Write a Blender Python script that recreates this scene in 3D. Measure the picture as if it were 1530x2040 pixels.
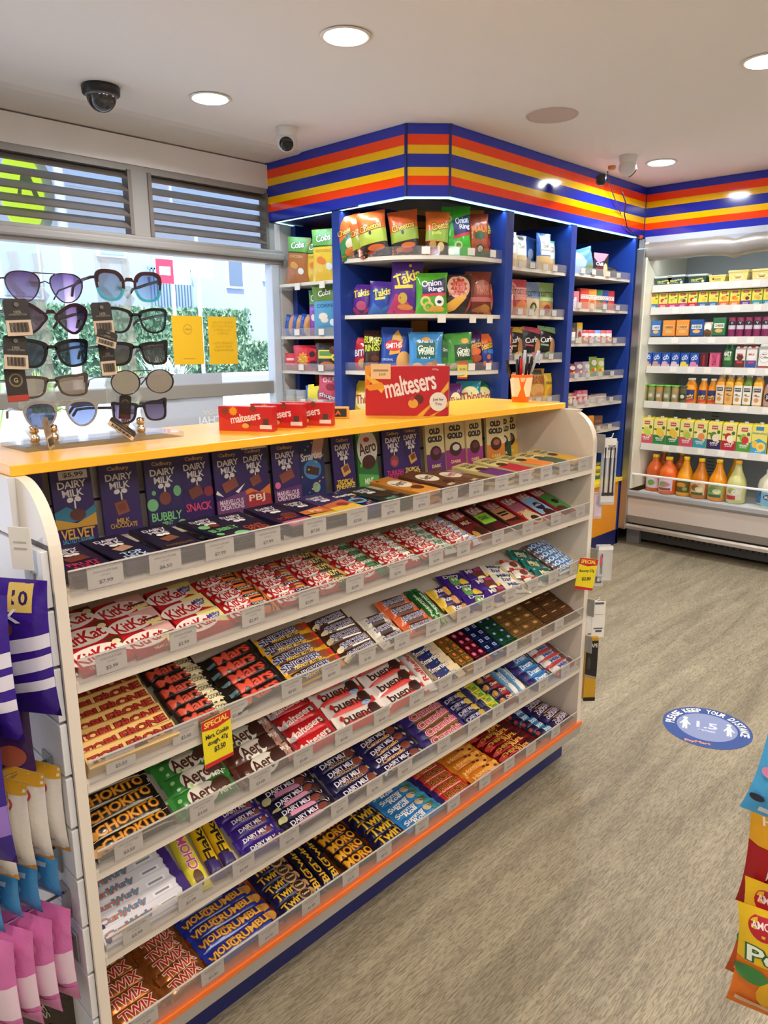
import bpy, bmesh, math, random
from mathutils import Matrix, Vector, Euler
PI = math.pi
rnd = random.Random(7)
SC = bpy.context.scene
for o in list(bpy.data.objects): bpy.data.objects.remove(o)

# ---------------------------------------------------------------- camera, world, sun, exposure
FPX = 1463.343
cd = bpy.data.cameras.new('camera'); cam = bpy.data.objects.new('camera', cd); SC.collection.objects.link(cam)
cd.sensor_fit = 'HORIZONTAL'; cd.sensor_width = 36; cd.lens = 36 * FPX / 1530; cd.clip_start = .02; cd.clip_end = 300
R_ = Vector((0.694708, -0.719284, -0.003324)); D_ = Vector((-0.163820, -0.153719, -0.974440)); W_ = Vector((0.700388, 0.677496, -0.224623))
cam.matrix_world = Matrix.Translation((0, 0, 1.45)) @ Matrix((R_, -D_, -W_)).transposed().to_4x4()
SC.camera = cam
SC.view_settings.view_transform = 'Standard'; SC.view_settings.look = 'None'
SC.view_settings.gamma = 1; SC.view_settings.use_curve_mapping = False
SC.view_settings.exposure = 0.28
SC.render.film_transparent = False
wd = bpy.data.worlds.new('sky'); SC.world = wd; wd.use_nodes = True
wb = wd.node_tree.nodes['Background']; wb.inputs[0].default_value = (.66, .77, 1, 1); wb.inputs[1].default_value = 2.2
def lamp(name, kind, loc, energy, color, size=.1, rot=(0, 0, 0), **k):
    l = bpy.data.lights.new(name, kind); l.energy = energy; l.color = color
    if kind == 'AREA': l.shape = 'DISK'; l.size = size
    for a, b in k.items(): setattr(l, a, b)
    o = bpy.data.objects.new(name, l); o.location = loc; o.rotation_euler = rot; SC.collection.objects.link(o); return o
lamp('sun', 'SUN', (0, 0, 20), 8.5, (1, .97, .92), rot=(math.radians(30), 0, math.radians(-25)), angle=.01)
WARM = (1, .88, .75); COOL = (.95, .98, 1)
LAMP_W = 14
DOWNLIGHTS = [(1.91, 2.02, WARM), (1.95, 2.90, COOL), (4.41, 2.03, COOL), (3.15, 1.075, WARM),
              (.50, .35, WARM), (1.9, -.3, WARM), (3.3, -.6, WARM), (4.4, .5, COOL), (-.9, 1.2, WARM), (-.6, -1.2, WARM), (1.4, -2.1, WARM), (3.6, -2.3, WARM)]  # this row: downlights out of view, added to raise the light level
CEIL = 2.46

# ---------------------------------------------------------------- materials
def lin(h):
    h = h.lstrip('#'); r = []
    for i in (0, 2, 4):
        c = int(h[i:i+2], 16) / 255; r.append(c / 12.92 if c < .04045 else ((c + .055) / 1.055) ** 2.4)
    return (*r, 1)
PAL = dict(W='e9e4da', K='14130f', R='b3161c', Y='f2c11c', O='ea6a17', B='1d3f9c', G='3c8f2c', P='31195c', N='3b1f12', T='1c7f7c', C='e9dcae', S='58a4dc', k='d8679a', g='8f8c86', L='8cc63f', V='6f2f7d', D='1a1a3a', A='c38a3a', M='7c1425', t='c9a077', E='5b3a20', y='e8d78a')
MC = {}
def bsdf(name, col, rough=.5, metal=0, **k):
    m = bpy.data.materials.new(name); m.use_nodes = True; b = m.node_tree.nodes['Principled BSDF']
    b.inputs['Base Color'].default_value = col if len(col) == 4 else (*col, 1)
    b.inputs['Roughness'].default_value = rough; b.inputs['Metallic'].default_value = metal
    for a, v in k.items(): b.inputs[a.replace('_', ' ')].default_value = v
    return m, b
def bump(m, b, scale, strength, dist=.002, kind='ShaderNodeTexNoise', vec=None):
    nt = m.node_tree; n = nt.nodes.new(kind); n.inputs['Scale'].default_value = scale
    tc = nt.nodes.new('ShaderNodeTexCoord'); mp = nt.nodes.new('ShaderNodeMapping'); nt.links.new(tc.outputs['Object'], mp.inputs[0]); nt.links.new(mp.outputs[0], n.inputs['Vector'])
    if vec: mp.inputs['Scale'].default_value = vec
    bp = nt.nodes.new('ShaderNodeBump'); bp.inputs['Strength'].default_value = strength; bp.inputs['Distance'].default_value = dist
    nt.links.new(n.outputs[0], bp.inputs['Height']); nt.links.new(bp.outputs[0], b.inputs['Normal']); return n
def C(c, rough=.38, metal=0):
    """wrapper / paint colour by palette letter or hex; suffix * means foil"""
    foil = c.endswith('*'); cc = c.rstrip('*'); cc = PAL.get(cc, cc)
    if foil: rough, metal = .3, .75
    key = (cc, rough, metal)
    if key not in MC:
        m, b = bsdf('paint_' + cc, lin(cc), .24 if rough == .31 else rough, metal)
        if foil or rough == .31: bump(m, b, 38, .7 if foil else .5, .005)
        MC[key] = m
    return MC[key]
def clear(name, tint, gloss=.08, rough=.05, haze=0):
    m = bpy.data.materials.new(name); m.use_nodes = True; nt = m.node_tree; nt.nodes.clear()
    o = nt.nodes.new('ShaderNodeOutputMaterial'); mx = nt.nodes.new('ShaderNodeMixShader'); t = nt.nodes.new('ShaderNodeBsdfTransparent'); g = nt.nodes.new('ShaderNodeBsdfGlossy')
    t.inputs[0].default_value = (*tint, 1); g.inputs['Roughness'].default_value = rough
    lw = nt.nodes.new('ShaderNodeLayerWeight'); lw.inputs[0].default_value = .5
    pw = nt.nodes.new('ShaderNodeMath'); pw.operation = 'POWER'; pw.inputs[1].default_value = 4
    ad = nt.nodes.new('ShaderNodeMath'); ad.operation = 'MULTIPLY_ADD'; ad.inputs[1].default_value = .5; ad.inputs[2].default_value = gloss
    nt.links.new(lw.outputs['Facing'], pw.inputs[0]); nt.links.new(pw.outputs[0], ad.inputs[0]); nt.links.new(ad.outputs[0], mx.inputs[0])
    nt.links.new(t.outputs[0], mx.inputs[1]); nt.links.new(g.outputs[0], mx.inputs[2]); out = mx.outputs[0]
    if haze:
        df = nt.nodes.new('ShaderNodeBsdfDiffuse'); df.inputs[0].default_value = (.6, .56, .52, 1); m2 = nt.nodes.new('ShaderNodeMixShader'); m2.inputs[0].default_value = haze
        nt.links.new(out, m2.inputs[1]); nt.links.new(df.outputs[0], m2.inputs[2]); out = m2.outputs[0]
    nt.links.new(out, o.inputs[0]); return m
def frosted(name, col, alpha):
    m = bpy.data.materials.new(name); m.use_nodes = True; b = m.node_tree.nodes['Principled BSDF']
    b.inputs['Base Color'].default_value = lin(col); b.inputs['Alpha'].default_value = alpha; b.inputs['Roughness'].default_value = .25; return m
def glow(name, col, s):
    m, b = bsdf(name, lin(col), .5); b.inputs['Emission Color'].default_value = lin(col); b.inputs['Emission Strength'].default_value = s; return m
CLEAR = clear('clear_plastic', (.93, .93, .94), .06, .08, .12); GLASS = clear('window_glass', (.97, .98, 1), .0)
GUARD = clear('guard_glass', (.95, .97, .97), .03)
WHITE = C('d0c8ba', .35); SHELF = C('d3c9b9', .32); CHROME = bsdf('chrome', (.75, .75, .76), .18, 1)[0]
STEEL = bsdf('brushed_steel', (.42, .41, .39), .3, .9)[0]; ALU = C('aeb0b0', .4, .3); BLUE = C('1c3784', .3); NAVY = C('131c58', .4)
ORANGE = C('f09a1d', .4); COUNTER = C('f6b62c', .28); TICKET = C('dcd4c8', .6)

# ---------------------------------------------------------------- mesh helpers
def link(name, me, parent=None, loc=None, rot=None, M=None):
    o = bpy.data.objects.new(name, me); SC.collection.objects.link(o)
    if parent: o.parent = parent
    if M is not None: o.matrix_local = M
    if loc is not None: o.location = loc
    if rot is not None: o.rotation_euler = rot
    return o
def tag(o, label, cat, group=None, kind=None):
    if kind != 'structure': o['label'] = label; o['category'] = cat
    elif label: o['label'] = label
    if group: o['group'] = group
    if kind: o['kind'] = kind
    return o
def thing(name, label, cat, loc=(0, 0, 0), rz=0, group=None):
    return tag(link(name, None, loc=loc, rot=(0, 0, rz)), label, cat, group)
class MB:
    def __init__(s): s.v, s.f, s.m, s.s, s.mats = [], [], [], [], []
    def mi(s, mat):
        if mat not in s.mats: s.mats.append(mat)
        return s.mats.index(mat)
    def add(s, vs, fs, mat, smooth=False, M=None):
        n = len(s.v); i = s.mi(mat)
        s.v += [tuple(M @ Vector(v)) for v in vs] if M else [tuple(v) for v in vs]
        for f in fs: s.f.append([n + k for k in f]); s.m.append(i); s.s.append(smooth)
        return s
    def box(s, x0, x1, y0, y1, z0, z1, mat, M=None, bev=0):
        if bev:
            bm = bmesh.new(); bmesh.ops.create_cube(bm, size=1)
            for v in bm.verts: v.co = Vector(((x0+x1)/2 + v.co.x*(x1-x0), (y0+y1)/2 + v.co.y*(y1-y0), (z0+z1)/2 + v.co.z*(z1-z0)))
            bmesh.ops.bevel(bm, geom=list(bm.edges), offset=bev, segments=2, affect='EDGES', profile=.5)
            bm.verts.index_update(); s.add([v.co.copy() for v in bm.verts], [[v.index for v in f.verts] for f in bm.faces], mat, False, M); bm.free(); return s
        v = [(x, y, z) for z in (z0, z1) for y in (y0, y1) for x in (x0, x1)]
        return s.add(v, [(0, 2, 3, 1), (4, 5, 7, 6), (0, 1, 5, 4), (2, 6, 7, 3), (0, 4, 6, 2), (1, 3, 7, 5)], mat, False, M)
    def prism(s, pts, h0, h1, mat, axis='z', M=None, smooth=False):
        """polygon pts extruded along axis"""
        n = len(pts); P = {'z': lambda a, b, h: (a, b, h), 'x': lambda a, b, h: (h, a, b), 'y': lambda a, b, h: (a, h, b)}[axis]
        v = [P(a, b, h0) for a, b in pts] + [P(a, b, h1) for a, b in pts]
        return s.add(v, [list(range(n))[::-1], list(range(n, 2*n))] + [(i, (i+1) % n, n + (i+1) % n, n + i) for i in range(n)], mat, smooth, M)
    def lathe(s, prof, mat, n=20, M=None, caps=True, sq=0):
        v = []; 
        for z, r in prof:
            for i in range(n):
                a = 2*PI*i/n; q = 1
                if sq: q = 1 / (abs(math.cos(a))**sq + abs(math.sin(a))**sq) ** (1/sq)
                v.append((r*q*math.cos(a), r*q*math.sin(a), z))
        f = [(j*n+i, j*n+(i+1) % n, (j+1)*n+(i+1) % n, (j+1)*n+i) for j in range(len(prof)-1) for i in range(n)]
        s.add(v, f, mat, True, M)
        if caps:
            k = (len(prof)-1)*n
            s.add(v[:n], [list(range(n))[::-1]], mat, False, M); s.add(v[k:], [list(range(n))], mat, False, M)
        return s
    def tube(s, pts, r, mat, n=8):
        pts = [Vector(p) for p in pts]; rings = []
        for i, p in enumerate(pts):
            d = (pts[min(i+1, len(pts)-1)] - pts[max(i-1, 0)]).normalized()
            a = d.cross(Vector((0, 0, 1)) if abs(d.z) < .9 else Vector((1, 0, 0))).normalized(); b = d.cross(a)
            rings.append([p + (a*math.cos(2*PI*k/n) + b*math.sin(2*PI*k/n))*r for k in range(n)])
        v = [q for g in rings for q in g]
        f = [(j*n+k, j*n+(k+1) % n, (j+1)*n+(k+1) % n, (j+1)*n+k) for j in range(len(pts)-1) for k in range(n)]
        f += [list(range(n))[::-1], [len(v)-n+k for k in range(n)]]
        return s.add(v, f, mat, True)
    def mesh(s, name):
        me = bpy.data.meshes.new(name); me.from_pydata(s.v, [], s.f); 
        for m in s.mats: me.materials.append(m)
        me.polygons.foreach_set('material_index', s.m); me.polygons.foreach_set('use_smooth', s.s); me.update(); return me
    def build(s, name, parent=None, **k): return link(name, s.mesh(name), parent, **k)
def struct(name, mb, parent=None, **k):
    o = mb.build(name, parent, **k)
    if not parent: o['kind'] = 'structure'
    return o

# ---------------------------------------------------------------- lettering and printed artwork
TC = {}
def glyphs(s, off):
    """filled outline of a word, its bounding box stretched to 1 x 1 around the origin"""
    k = (s, off)
    if k not in TC:
        cu = bpy.data.curves.new('lettering', 'FONT'); cu.body = s; cu.size = 1; cu.resolution_u = 2; cu.offset = off
        if len(s) > 3: cu.space_character = .93
        ob = bpy.data.objects.new('lettering', cu); me = bpy.data.meshes.new_from_object(ob)
        vs = [(v.co.x, v.co.y) for v in me.vertices]; fs = [list(p.vertices) for p in me.polygons]
        bpy.data.objects.remove(ob); bpy.data.meshes.remove(me); bpy.data.curves.remove(cu)
        TC[k] = (vs, fs)
    vs, fs = TC[k]
    b = TC.setdefault((s, 'box'), None)
    if b is None:
        xs = [v[0] for v in vs] or [0, 1]; ys = [v[1] for v in vs] or [0, 1]
        b = TC[(s, 'box')] = (min(xs), max(xs), min(ys), max(ys))
    w, h = max(b[1]-b[0], 1e-4), max(b[3]-b[2], 1e-4)
    return [((x-(b[0]+b[1])/2)/w, (y-(b[2]+b[3])/2)/h) for x, y in vs], fs
def decals(mb, spec, w, h, surf, gx, gz, e0=.0003, step=.00012):
    """spec: 'kind args;...' in face units (centre -1..1, sizes 0..1); t word, r rectangle, e ellipse, s star burst, p polygon"""
    layer = 0
    for it in spec.split(';'):
        it = it.split()
        if not it: continue
        k = it.pop(0); txt = it.pop(0).replace('_', ' ') if k == 't' else None
        if k == 'p':
            col = it.pop(); pts = [float(a) for a in it]
            shapes = [([(pts[i]*w/2, pts[i+1]*h/2) for i in range(0, len(pts), 2)], [list(range(len(pts)//2))], col)]
        else:
            cx, cy, sw, sh = [float(a) for a in it[:4]]; col = it[4]; rot = math.radians(float(it[5])) if len(it) > 5 else 0
            cx *= w/2; cy *= h/2; sw *= w; sh *= h
            if k == 't':
                shapes = []
                if len(it) > 6: v, f = glyphs(txt, .075); shapes.append((v, f, it[6])); glyphs(txt, .02)
                v, f = glyphs(txt, .02); shapes.append((v, f, col))
            elif k == 'r': shapes = [([(-.5, -.5), (.5, -.5), (.5, .5), (-.5, .5)], [[0, 1, 2, 3]], col)]
            else:
                n = 20; shapes = [([(.5*math.cos(2*PI*i/n)*(1 if k == 'e' or i % 2 else .72), .5*math.sin(2*PI*i/n)*(1 if k == 'e' or i % 2 else .72)) for i in range(n)], [list(range(n))], col)]
            c, s_ = math.cos(rot), math.sin(rot)
            shapes = [([(cx + x*sw*c - y*sh*s_, cy + x*sw*s_ + y*sh*c) for x, y in v], f, col_) for v, f, col_ in shapes]
        for v, f, col_ in shapes:
            layer += 1; e = e0 + step*layer
            if gx or gz:
                bm = bmesh.new(); bv = [bm.verts.new((x, 0, z)) for x, z in v]
                for q in f:
                    try: bm.faces.new([bv[i] for i in q])
                    except ValueError: pass
                xs = [p[0] for p in v]; zs = [p[1] for p in v]
                for g in gx:
                    if min(xs) < g < max(xs): bmesh.ops.bisect_plane(bm, geom=list(bm.verts)+list(bm.edges)+list(bm.faces), plane_co=(g, 0, 0), plane_no=(1, 0, 0), dist=1e-6)
                for g in gz:
                    if min(zs) < g < max(zs): bmesh.ops.bisect_plane(bm, geom=list(bm.verts)+list(bm.edges)+list(bm.faces), plane_co=(0, 0, g), plane_no=(0, 0, 1), dist=1e-6)
                bm.verts.index_update()
                mb.add([surf(q.co.x, q.co.z, e) for q in bm.verts], [[q.index for q in p.verts] for p in bm.faces], C(col_), bool(gx)); bm.free()
            else: mb.add([surf(x, z, e) for x, z in v], f, C(col_), False)
def pack(shp, w, h, d, base, spec='', seed=0, side=None):
    """mesh of one packet, carton or bar: front faces -Y, centred in x, z from 0 to h (bars and bags too), back at y=+d/2"""
    mb = MB(); rough = .31 if shp in ('bag', 'bar') else .38
    bm_ = C(base, rough)
    if shp == 'box':
        mb.box(-w/2, w/2, -d/2, d/2, 0, h, C(side or base, rough), bev=min(.0015, d*.2))
        if side: mb.add([(-w/2+.001, -d/2-.0002, .001), (w/2-.001, -d/2-.0002, .001), (w/2-.001, -d/2-.0002, h-.001), (-w/2+.001, -d/2-.0002, h-.001)], [(0, 1, 2, 3)], bm_)
        decals(mb, spec, w, h, lambda x, z, e: (x, -d/2-e, z+h/2), [], [])
    elif shp == 'cyl':
        r = w/2; prof = [(0, r*.92), (h*.03, r), (h*.96, r), (h, r*.9)]
        mb.lathe(prof, bm_, 20)
        gx = [w*PI/20*i for i in range(-9, 10)]
        decals(mb, spec, w*1.4, h, lambda x, z, e: ((r+e)*math.sin(x/r), -(r+e)*math.cos(x/r), z+h/2), gx, [])
    else:
        nx, nz = (12, 16) if shp == 'bag' else (16, 6)
        p1, p2 = rnd.random()*6, rnd.random()*6
        def prof(a, b):
            if shp == 'bag':
                bb = min(1, b / .9); t = (1-a**2.6)**.5 * (1-bb**2.6)**.6
            else:
                aa = min(1, a/.86); t = (1-aa**6)**.6 * (1-b**2.6)**.5
            return t
        def surf(x, z, e, s=-1):
            a, b = abs(x)/(w/2), abs(z)/(h/2)
            t = prof(min(a, 1), min(b, 1)); xx, zz = x, z
            if shp == 'bag':
                xx = x * (1 - .09*(1-b**2.5)); t *= 1 + .12*(-z/(h/2))
                t += .11*math.sin(x/w*22+p1)*b**3*(1-a**4)*(b < .93) + .06*math.sin(z/h*17+p2)*math.sin(x/w*9+p1)*(1-a)*(1-b)
            else:
                zz = z * (1 + .07*max(0, (a-.8)/.2)); t += .05*math.sin(x/w*9+p1)*(1-b**2)*(a < .85)
                if a > .86: zz += h*.02*math.sin(z/h*20+p1)
            return (xx, s*(d/2*max(0, t) + (.0004 if max(a, b) < .999 else 0)) - e, zz + h/2)
        gx = [w*(i/nx-.5) for i in range(nx+1)]; gz = [h*(i/nz-.5) for i in range(nz+1)]
        if shp == 'bar': gx = [w/2*v for v in (-1, -.93, -.86, -.8, -.7, -.5, -.3, -.1, .1, .3, .5, .7, .8, .86, .93, 1)]; nx = 15; gz = [h/2*v for v in (-1, -.9, -.65, -.3, 0, .3, .65, .9, 1)]; nz = 8
        for s in (-1, 1):
            v = [surf(x, z, 0, s) for z in gz for x in gx]; q = nx+1
            f = [((j*q+i, j*q+i+1, (j+1)*q+i+1, (j+1)*q+i) if s < 0 else (j*q+i, (j+1)*q+i, (j+1)*q+i+1, j*q+i+1)) for j in range(nz) for i in range(nx)]
            mb.add(v, f, bm_, True)
        decals(mb, spec, w, h, surf, gx[1:-1], gz[1:-1], .0005)
    return mb.mesh(shp)
def put(name, me, M, label, cat, group=None): return tag(link(name, me, M=M), label, cat, group)
def TR(x, y, z): return Matrix.Translation((x, y, z))
def RZ(a): return Matrix.Rotation(a, 4, 'Z')
def RX(a): return Matrix.Rotation(a, 4, 'X')
def RY(a): return Matrix.Rotation(a, 4, 'Y')
RAD = math.radians

# ================================================================ the room
mb = MB(); mb.box(-2.5, 6, -4, 3.7, -.06, 0, None)
fm, fb = bsdf('vinyl_plank', (.3, .25, .2), .42)
nt = fm.node_tree; tc = nt.nodes.new('ShaderNodeTexCoord'); mp = nt.nodes.new('ShaderNodeMapping'); nt.links.new(tc.outputs['Object'], mp.inputs[0])
br = nt.nodes.new('ShaderNodeTexBrick'); nt.links.new(mp.outputs[0], br.inputs['Vector']); br.inputs['Scale'].default_value = 1
br.inputs['Brick Width'].default_value = 1.22; br.inputs['Row Height'].default_value = .18; br.inputs['Mortar Size'].default_value = .0012; br.inputs['Mortar Smooth'].default_value = .3
br.inputs['Color1'].default_value = (1, 1, 1, 1); br.inputs['Color2'].default_value = (.86, .86, .86, 1); br.inputs['Mortar'].default_value = (.45, .45, .45, 1)
def stretched(sx, sy, scale, det, dist):
    m2 = nt.nodes.new('ShaderNodeMapping'); m2.inputs['Scale'].default_value = (sx, sy, 1); nt.links.new(tc.outputs['Object'], m2.inputs[0])
    n = nt.nodes.new('ShaderNodeTexNoise'); n.inputs['Scale'].default_value = scale; n.inputs['Detail'].default_value = det; n.inputs['Distortion'].default_value = dist
    nt.links.new(m2.outputs[0], n.inputs['Vector']); return n
def ramp(fac, stops):
    r = nt.nodes.new('ShaderNodeValToRGB'); e = r.color_ramp.elements
    while len(e) < len(stops): e.new(.5)
    for q, (p, c) in zip(e, stops): q.position = p; q.color = lin(c)
    nt.links.new(fac, r.inputs[0]); return r
def mix(a, b, fac, mode='MULTIPLY'):
    m = nt.nodes.new('ShaderNodeMix'); m.data_type = 'RGBA'; m.blend_type = mode; m.inputs[0].default_value = fac
    nt.links.new(a, m.inputs[6]); nt.links.new(b, m.inputs[7]); return m.outputs[2]
r1 = ramp(stretched(.8, 6, 1.6, 8, 1.2).outputs[0], [(.25, '7c735f'), (.5, '968c75'), (.75, 'a89e86')])
r2 = ramp(stretched(30, 330, 1, 5, 1.2).outputs[0], [(.40, '857d6e'), (.56, 'ffffff')])
c = mix(r1.outputs[0], r2.outputs[0], .62); c = mix(c, br.outputs['Color'], .35)
nt.links.new(c, fb.inputs['Base Color'])
bp = nt.nodes.new('ShaderNodeBump'); bp.inputs['Strength'].default_value = .25; bp.inputs['Distance'].default_value = .002
nt.links.new(r2.outputs[0], bp.inputs['Height']); nt.links.new(bp.outputs[0], fb.inputs['Normal'])
mb.mats = [fm]; struct('floor', mb)
plaster, pb = bsdf('ceiling_paint', lin('f4f0ec'), .8); bump(plaster, pb, 30, .08)
trim_m, _ = bsdf('soffit_paint', lin('e4dfda'), .75)
mb = MB(); mb.box(-2.5, 6, -4, 3.31, CEIL, CEIL+.1, plaster)
for a, b_ in [((3.31, CEIL), (3.35, CEIL-.008)), ((3.35, CEIL-.008), (3.70, CEIL-.01))]:
    mb.prism([a, b_, (b_[0], CEIL+.1), (a[0], CEIL+.1)], -2.5, 6, trim_m, 'x')
struct('ceiling', mb)
wall_m, _ = bsdf('wall_paint', lin('cfc8bd'), .7)
struct('wall_right', MB().box(5.9, 6, -4, 3.8, 0, 2.6, wall_m)); struct('wall_left', MB().box(-2.6, -2.5, -4, 3.8, 0, 2.6, wall_m))
struct('wall_back', MB().box(-2.6, 6, -4.1, -4, 0, 2.6, wall_m))
WY = 3.66
mb = MB(); mb.box(2.9, 6, WY, WY+.12, 0, 2.6, wall_m); mb.box(-2.6, 2.9, WY, WY+.12, 0, .3, wall_m); mb.box(-2.6, 2.9, WY, WY+.1, 2.43, 2.6, wall_m); struct('wall_front', mb)
# soffit fascia above the vents
frame = C('98948f', .45); vent = C('756c64', .45); 
mb = MB(); mb.box(-2.6, 2.9, WY-.03, WY, 2.315, 2.442, trim_m); struct('trim_1', mb)
# shop window: frame members, glass, louvred vents above
win = link('window_1', None, loc=(0, 0, 0)); win['kind'] = 'structure'
mb = MB(); mb.box(-2.6, 2.9, WY-.03, WY+.05, 1.905, 1.985, frame, bev=.008); mb.box(-2.6, 2.9, WY-.055, WY-.028, 1.925, 1.965, frame, bev=.01); mb.build('transom', win)
MB().box(-2.6, 2.9, WY-.012, WY+.05, 2.29, 2.335, frame).build('head_rail', win)
MB().box(2.815, 2.87, WY-.02, WY+.05, .3, 1.905, C('c4ccd4', .4), bev=.004).build('mullion', win)
MB().box(-2.6, 2.87, WY+.0, WY+.06, 1.15, 1.225, C('8c8880', .5), bev=.004).build('rail', win)
MB().box(-2.6, 2.9, WY+.02, WY+.026, .3, 1.905, GLASS).build('pane', win)
for n, (x0, x1) in enumerate([(-.2, .62), (.72, 1.955), (2.045, 2.80)]):
    v = link(f'window_{n+2}', None); v['kind'] = 'structure'
    mb = MB(); mb.box(x0-.045, x0, WY-.02, WY+.06, 1.985, 2.33, frame); mb.box(x1, x1+.045, WY-.02, WY+.06, 1.985, 2.33, frame)
    mb.box(x0, x1, WY-.019, WY+.06, 2.285, 2.33, frame); mb.box(x0, x0+.02, WY-.03, WY+.03, 1.985, 2.29, vent); mb.box(x1-.02, x1, WY-.03, WY+.03, 1.985, 2.29, vent)
    mb.build('vent_frame', v); mb = MB()
    for i in range(5):
        z = 2.015 + i*.059; mb.prism([(WY-.035, z), (WY-.03, z-.006), (WY+.045, z+.038), (WY+.04, z+.044)], x0+.02, x1-.02, vent, 'x')
    mb.build('louvre_blades', v)
    MB().box(x0, x1, WY+.052, WY+.056, 1.985, 2.285, frosted('fly_screen_%d' % n, 'c4c8d4', .38)).build('fly_screen', v)
# ---- ceiling fixtures
lensW = glow('lamp_lens_warm', 'ffe9c8', 9); lensC = glow('lamp_lens_cool', 'f2f8ff', 9)
names = ['round warm ceiling downlight in front of the striped sign corner', 'round white ceiling downlight between the black dome camera and white camera',
         'round white ceiling downlight above the inner corner of striped sign', 'warm ceiling downlight at the right edge of the photo']
for i, (x, y, col) in enumerate(DOWNLIGHTS):
    t = thing('downlight', names[i] if i < 4 else 'unseen round downlight added in the ceiling behind the viewer', 'ceiling light', (x, y, CEIL), 0, 'recessed ceiling downlights')
    MB().lathe([(-.003, .088), (-.006, .085), (-.006, .073), (-.002, .071)], C('e8e2da', .3), 32).build('trim_ring', t)
    MB().lathe([(-.0075, .071), (-.0065, .0712)], lensW if col is WARM else lensC, 32).build('lens', t)
    lamp('downlight_lamp', 'AREA', (x, y, CEIL-.012), LAMP_W, col, .13, spread=RAD(165))
for x, y, lab in [(.9, -1.5, 'unseen fill tube light added on the ceiling behind the viewer'), (3.0, -1.7, 'unseen fill tube light added on the ceiling behind the viewer at right'), (-1.6, -.9, 'unseen fill tube light added on the ceiling far left of the viewer')]:
    t = thing('fill_tube_batten', lab, 'ceiling light', (x, y, CEIL))  # made-up tube fixtures out of view, added to brighten the ceiling
    MB().box(-.6, .6, -.03, .03, -.04, 0, C('e8e6e2', .4), bev=.004).build('batten_body', t)
    MB().tube([(-.58, 0, -.075), (.58, 0, -.075)], .014, glow('fill_tube_glow', 'f4f4ff', 55), 12).build('tube', t)
t = thing('ceiling_speaker', 'flush round speaker grille in the ceiling right of the warm downlight', 'speaker', (3.18, 2.0, CEIL))
MB().lathe([(-.001, .118), (-.004, .116), (-.004, .108), (-.001, .106)], C('c9b8ac', .5), 36).build('rim', t)
MB().lathe([(-.003, .106), (-.0035, .03)], C('cdbab0', .7), 36).build('grille', t)
t = thing('dome_camera', 'black dome security camera on the ceiling above the sunglasses', 'security camera', (1.56, 3.09, CEIL))
MB().lathe([(-.034, .066), (-.03, .073), (-.006, .075), (0, .072)], C('1b1b1c', .4), 32).build('mount', t)
dome = bsdf('smoked_dome', (.03, .03, .035), .06, 0, Specular_IOR_Level=.9)[0]
MB().lathe([(-.034-.062*math.sin(a), .058*math.cos(a)+.0005) for a in [PI/2*i/9 for i in range(9, -1, -1)]], dome, 32).build('dome', t)
MB().lathe([(-.042, .0575), (-.036, .061), (-.033, .062)], C('6d6f72', .3), 32, caps=False).build('ring', t)
def turret(x, y, rz, label, extra):
    t = thing('turret_camera', label, 'security camera', (x, y, CEIL), rz)
    MB().lathe([(-.055, .036), (-.045, .043), (-.002, .052), (0, .05)], C('dcd8d3', .4), 28).build('mount', t)
    M = TR(0, 0, -.06) @ RX(RAD(122)); mb = MB(); mb.lathe([(.048*math.sin(a), .048*math.cos(a)+.001) for a in [-PI/2+PI*i/14 for i in range(12)]], C('d5d2ce', .4), 24, M=M); mb.build('ball', t)
    MB().lathe([(.034, .034), (.041, .032), (.042, .001)], C('17181a', .15), 24, M=M).build('lens', t)
    return t
turret(2.455, 3.02, RAD(-44), 'white ball security camera at the left end of striped sign', 0)
t = turret(4.14, 2.10, RAD(62), 'white ceiling camera above the right striped sign with hanging cable', 1)
mb = MB(); mb.lathe([(0, .015), (.01, .028), (.05, .03), (.06, .02)], C('1d2230', .3), 16, M=TR(.10, .1, -.14)); mb.build('cable_gland', t)
tag(MB().tube([(4.40, 2.36, 2.459), (4.42, 2.365, 2.43), (4.50, 2.375, 2.36), (4.60, 2.385, 2.29), (4.66, 2.39, 2.25)], .003, C('4a4658', .5)).build('cable'), 'thin grey cable looping from the ceiling across the striped sign', 'cable')
tag(MB().tube([(4.37, 2.24, 2.32), (4.60, 2.33, 2.30), (4.70, 2.385, 2.25), (4.74, 2.39, 2.21), (4.76, 2.39, 2.175), (4.86, 2.39, 2.15), (4.95, 2.395, 2.14)], .004, C('22202a', .5)).build('cable'), 'black cable hanging from white camera towards the fridge corner', 'cable')
tag(MB().lathe([(-.02, .02), (0, .024)], C('c98a55', .5), 14, M=TR(4.30, 2.28, CEIL)).build('cable_grommet'), 'small orange plastic plug in the ceiling beside the camera', 'plug')

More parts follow.
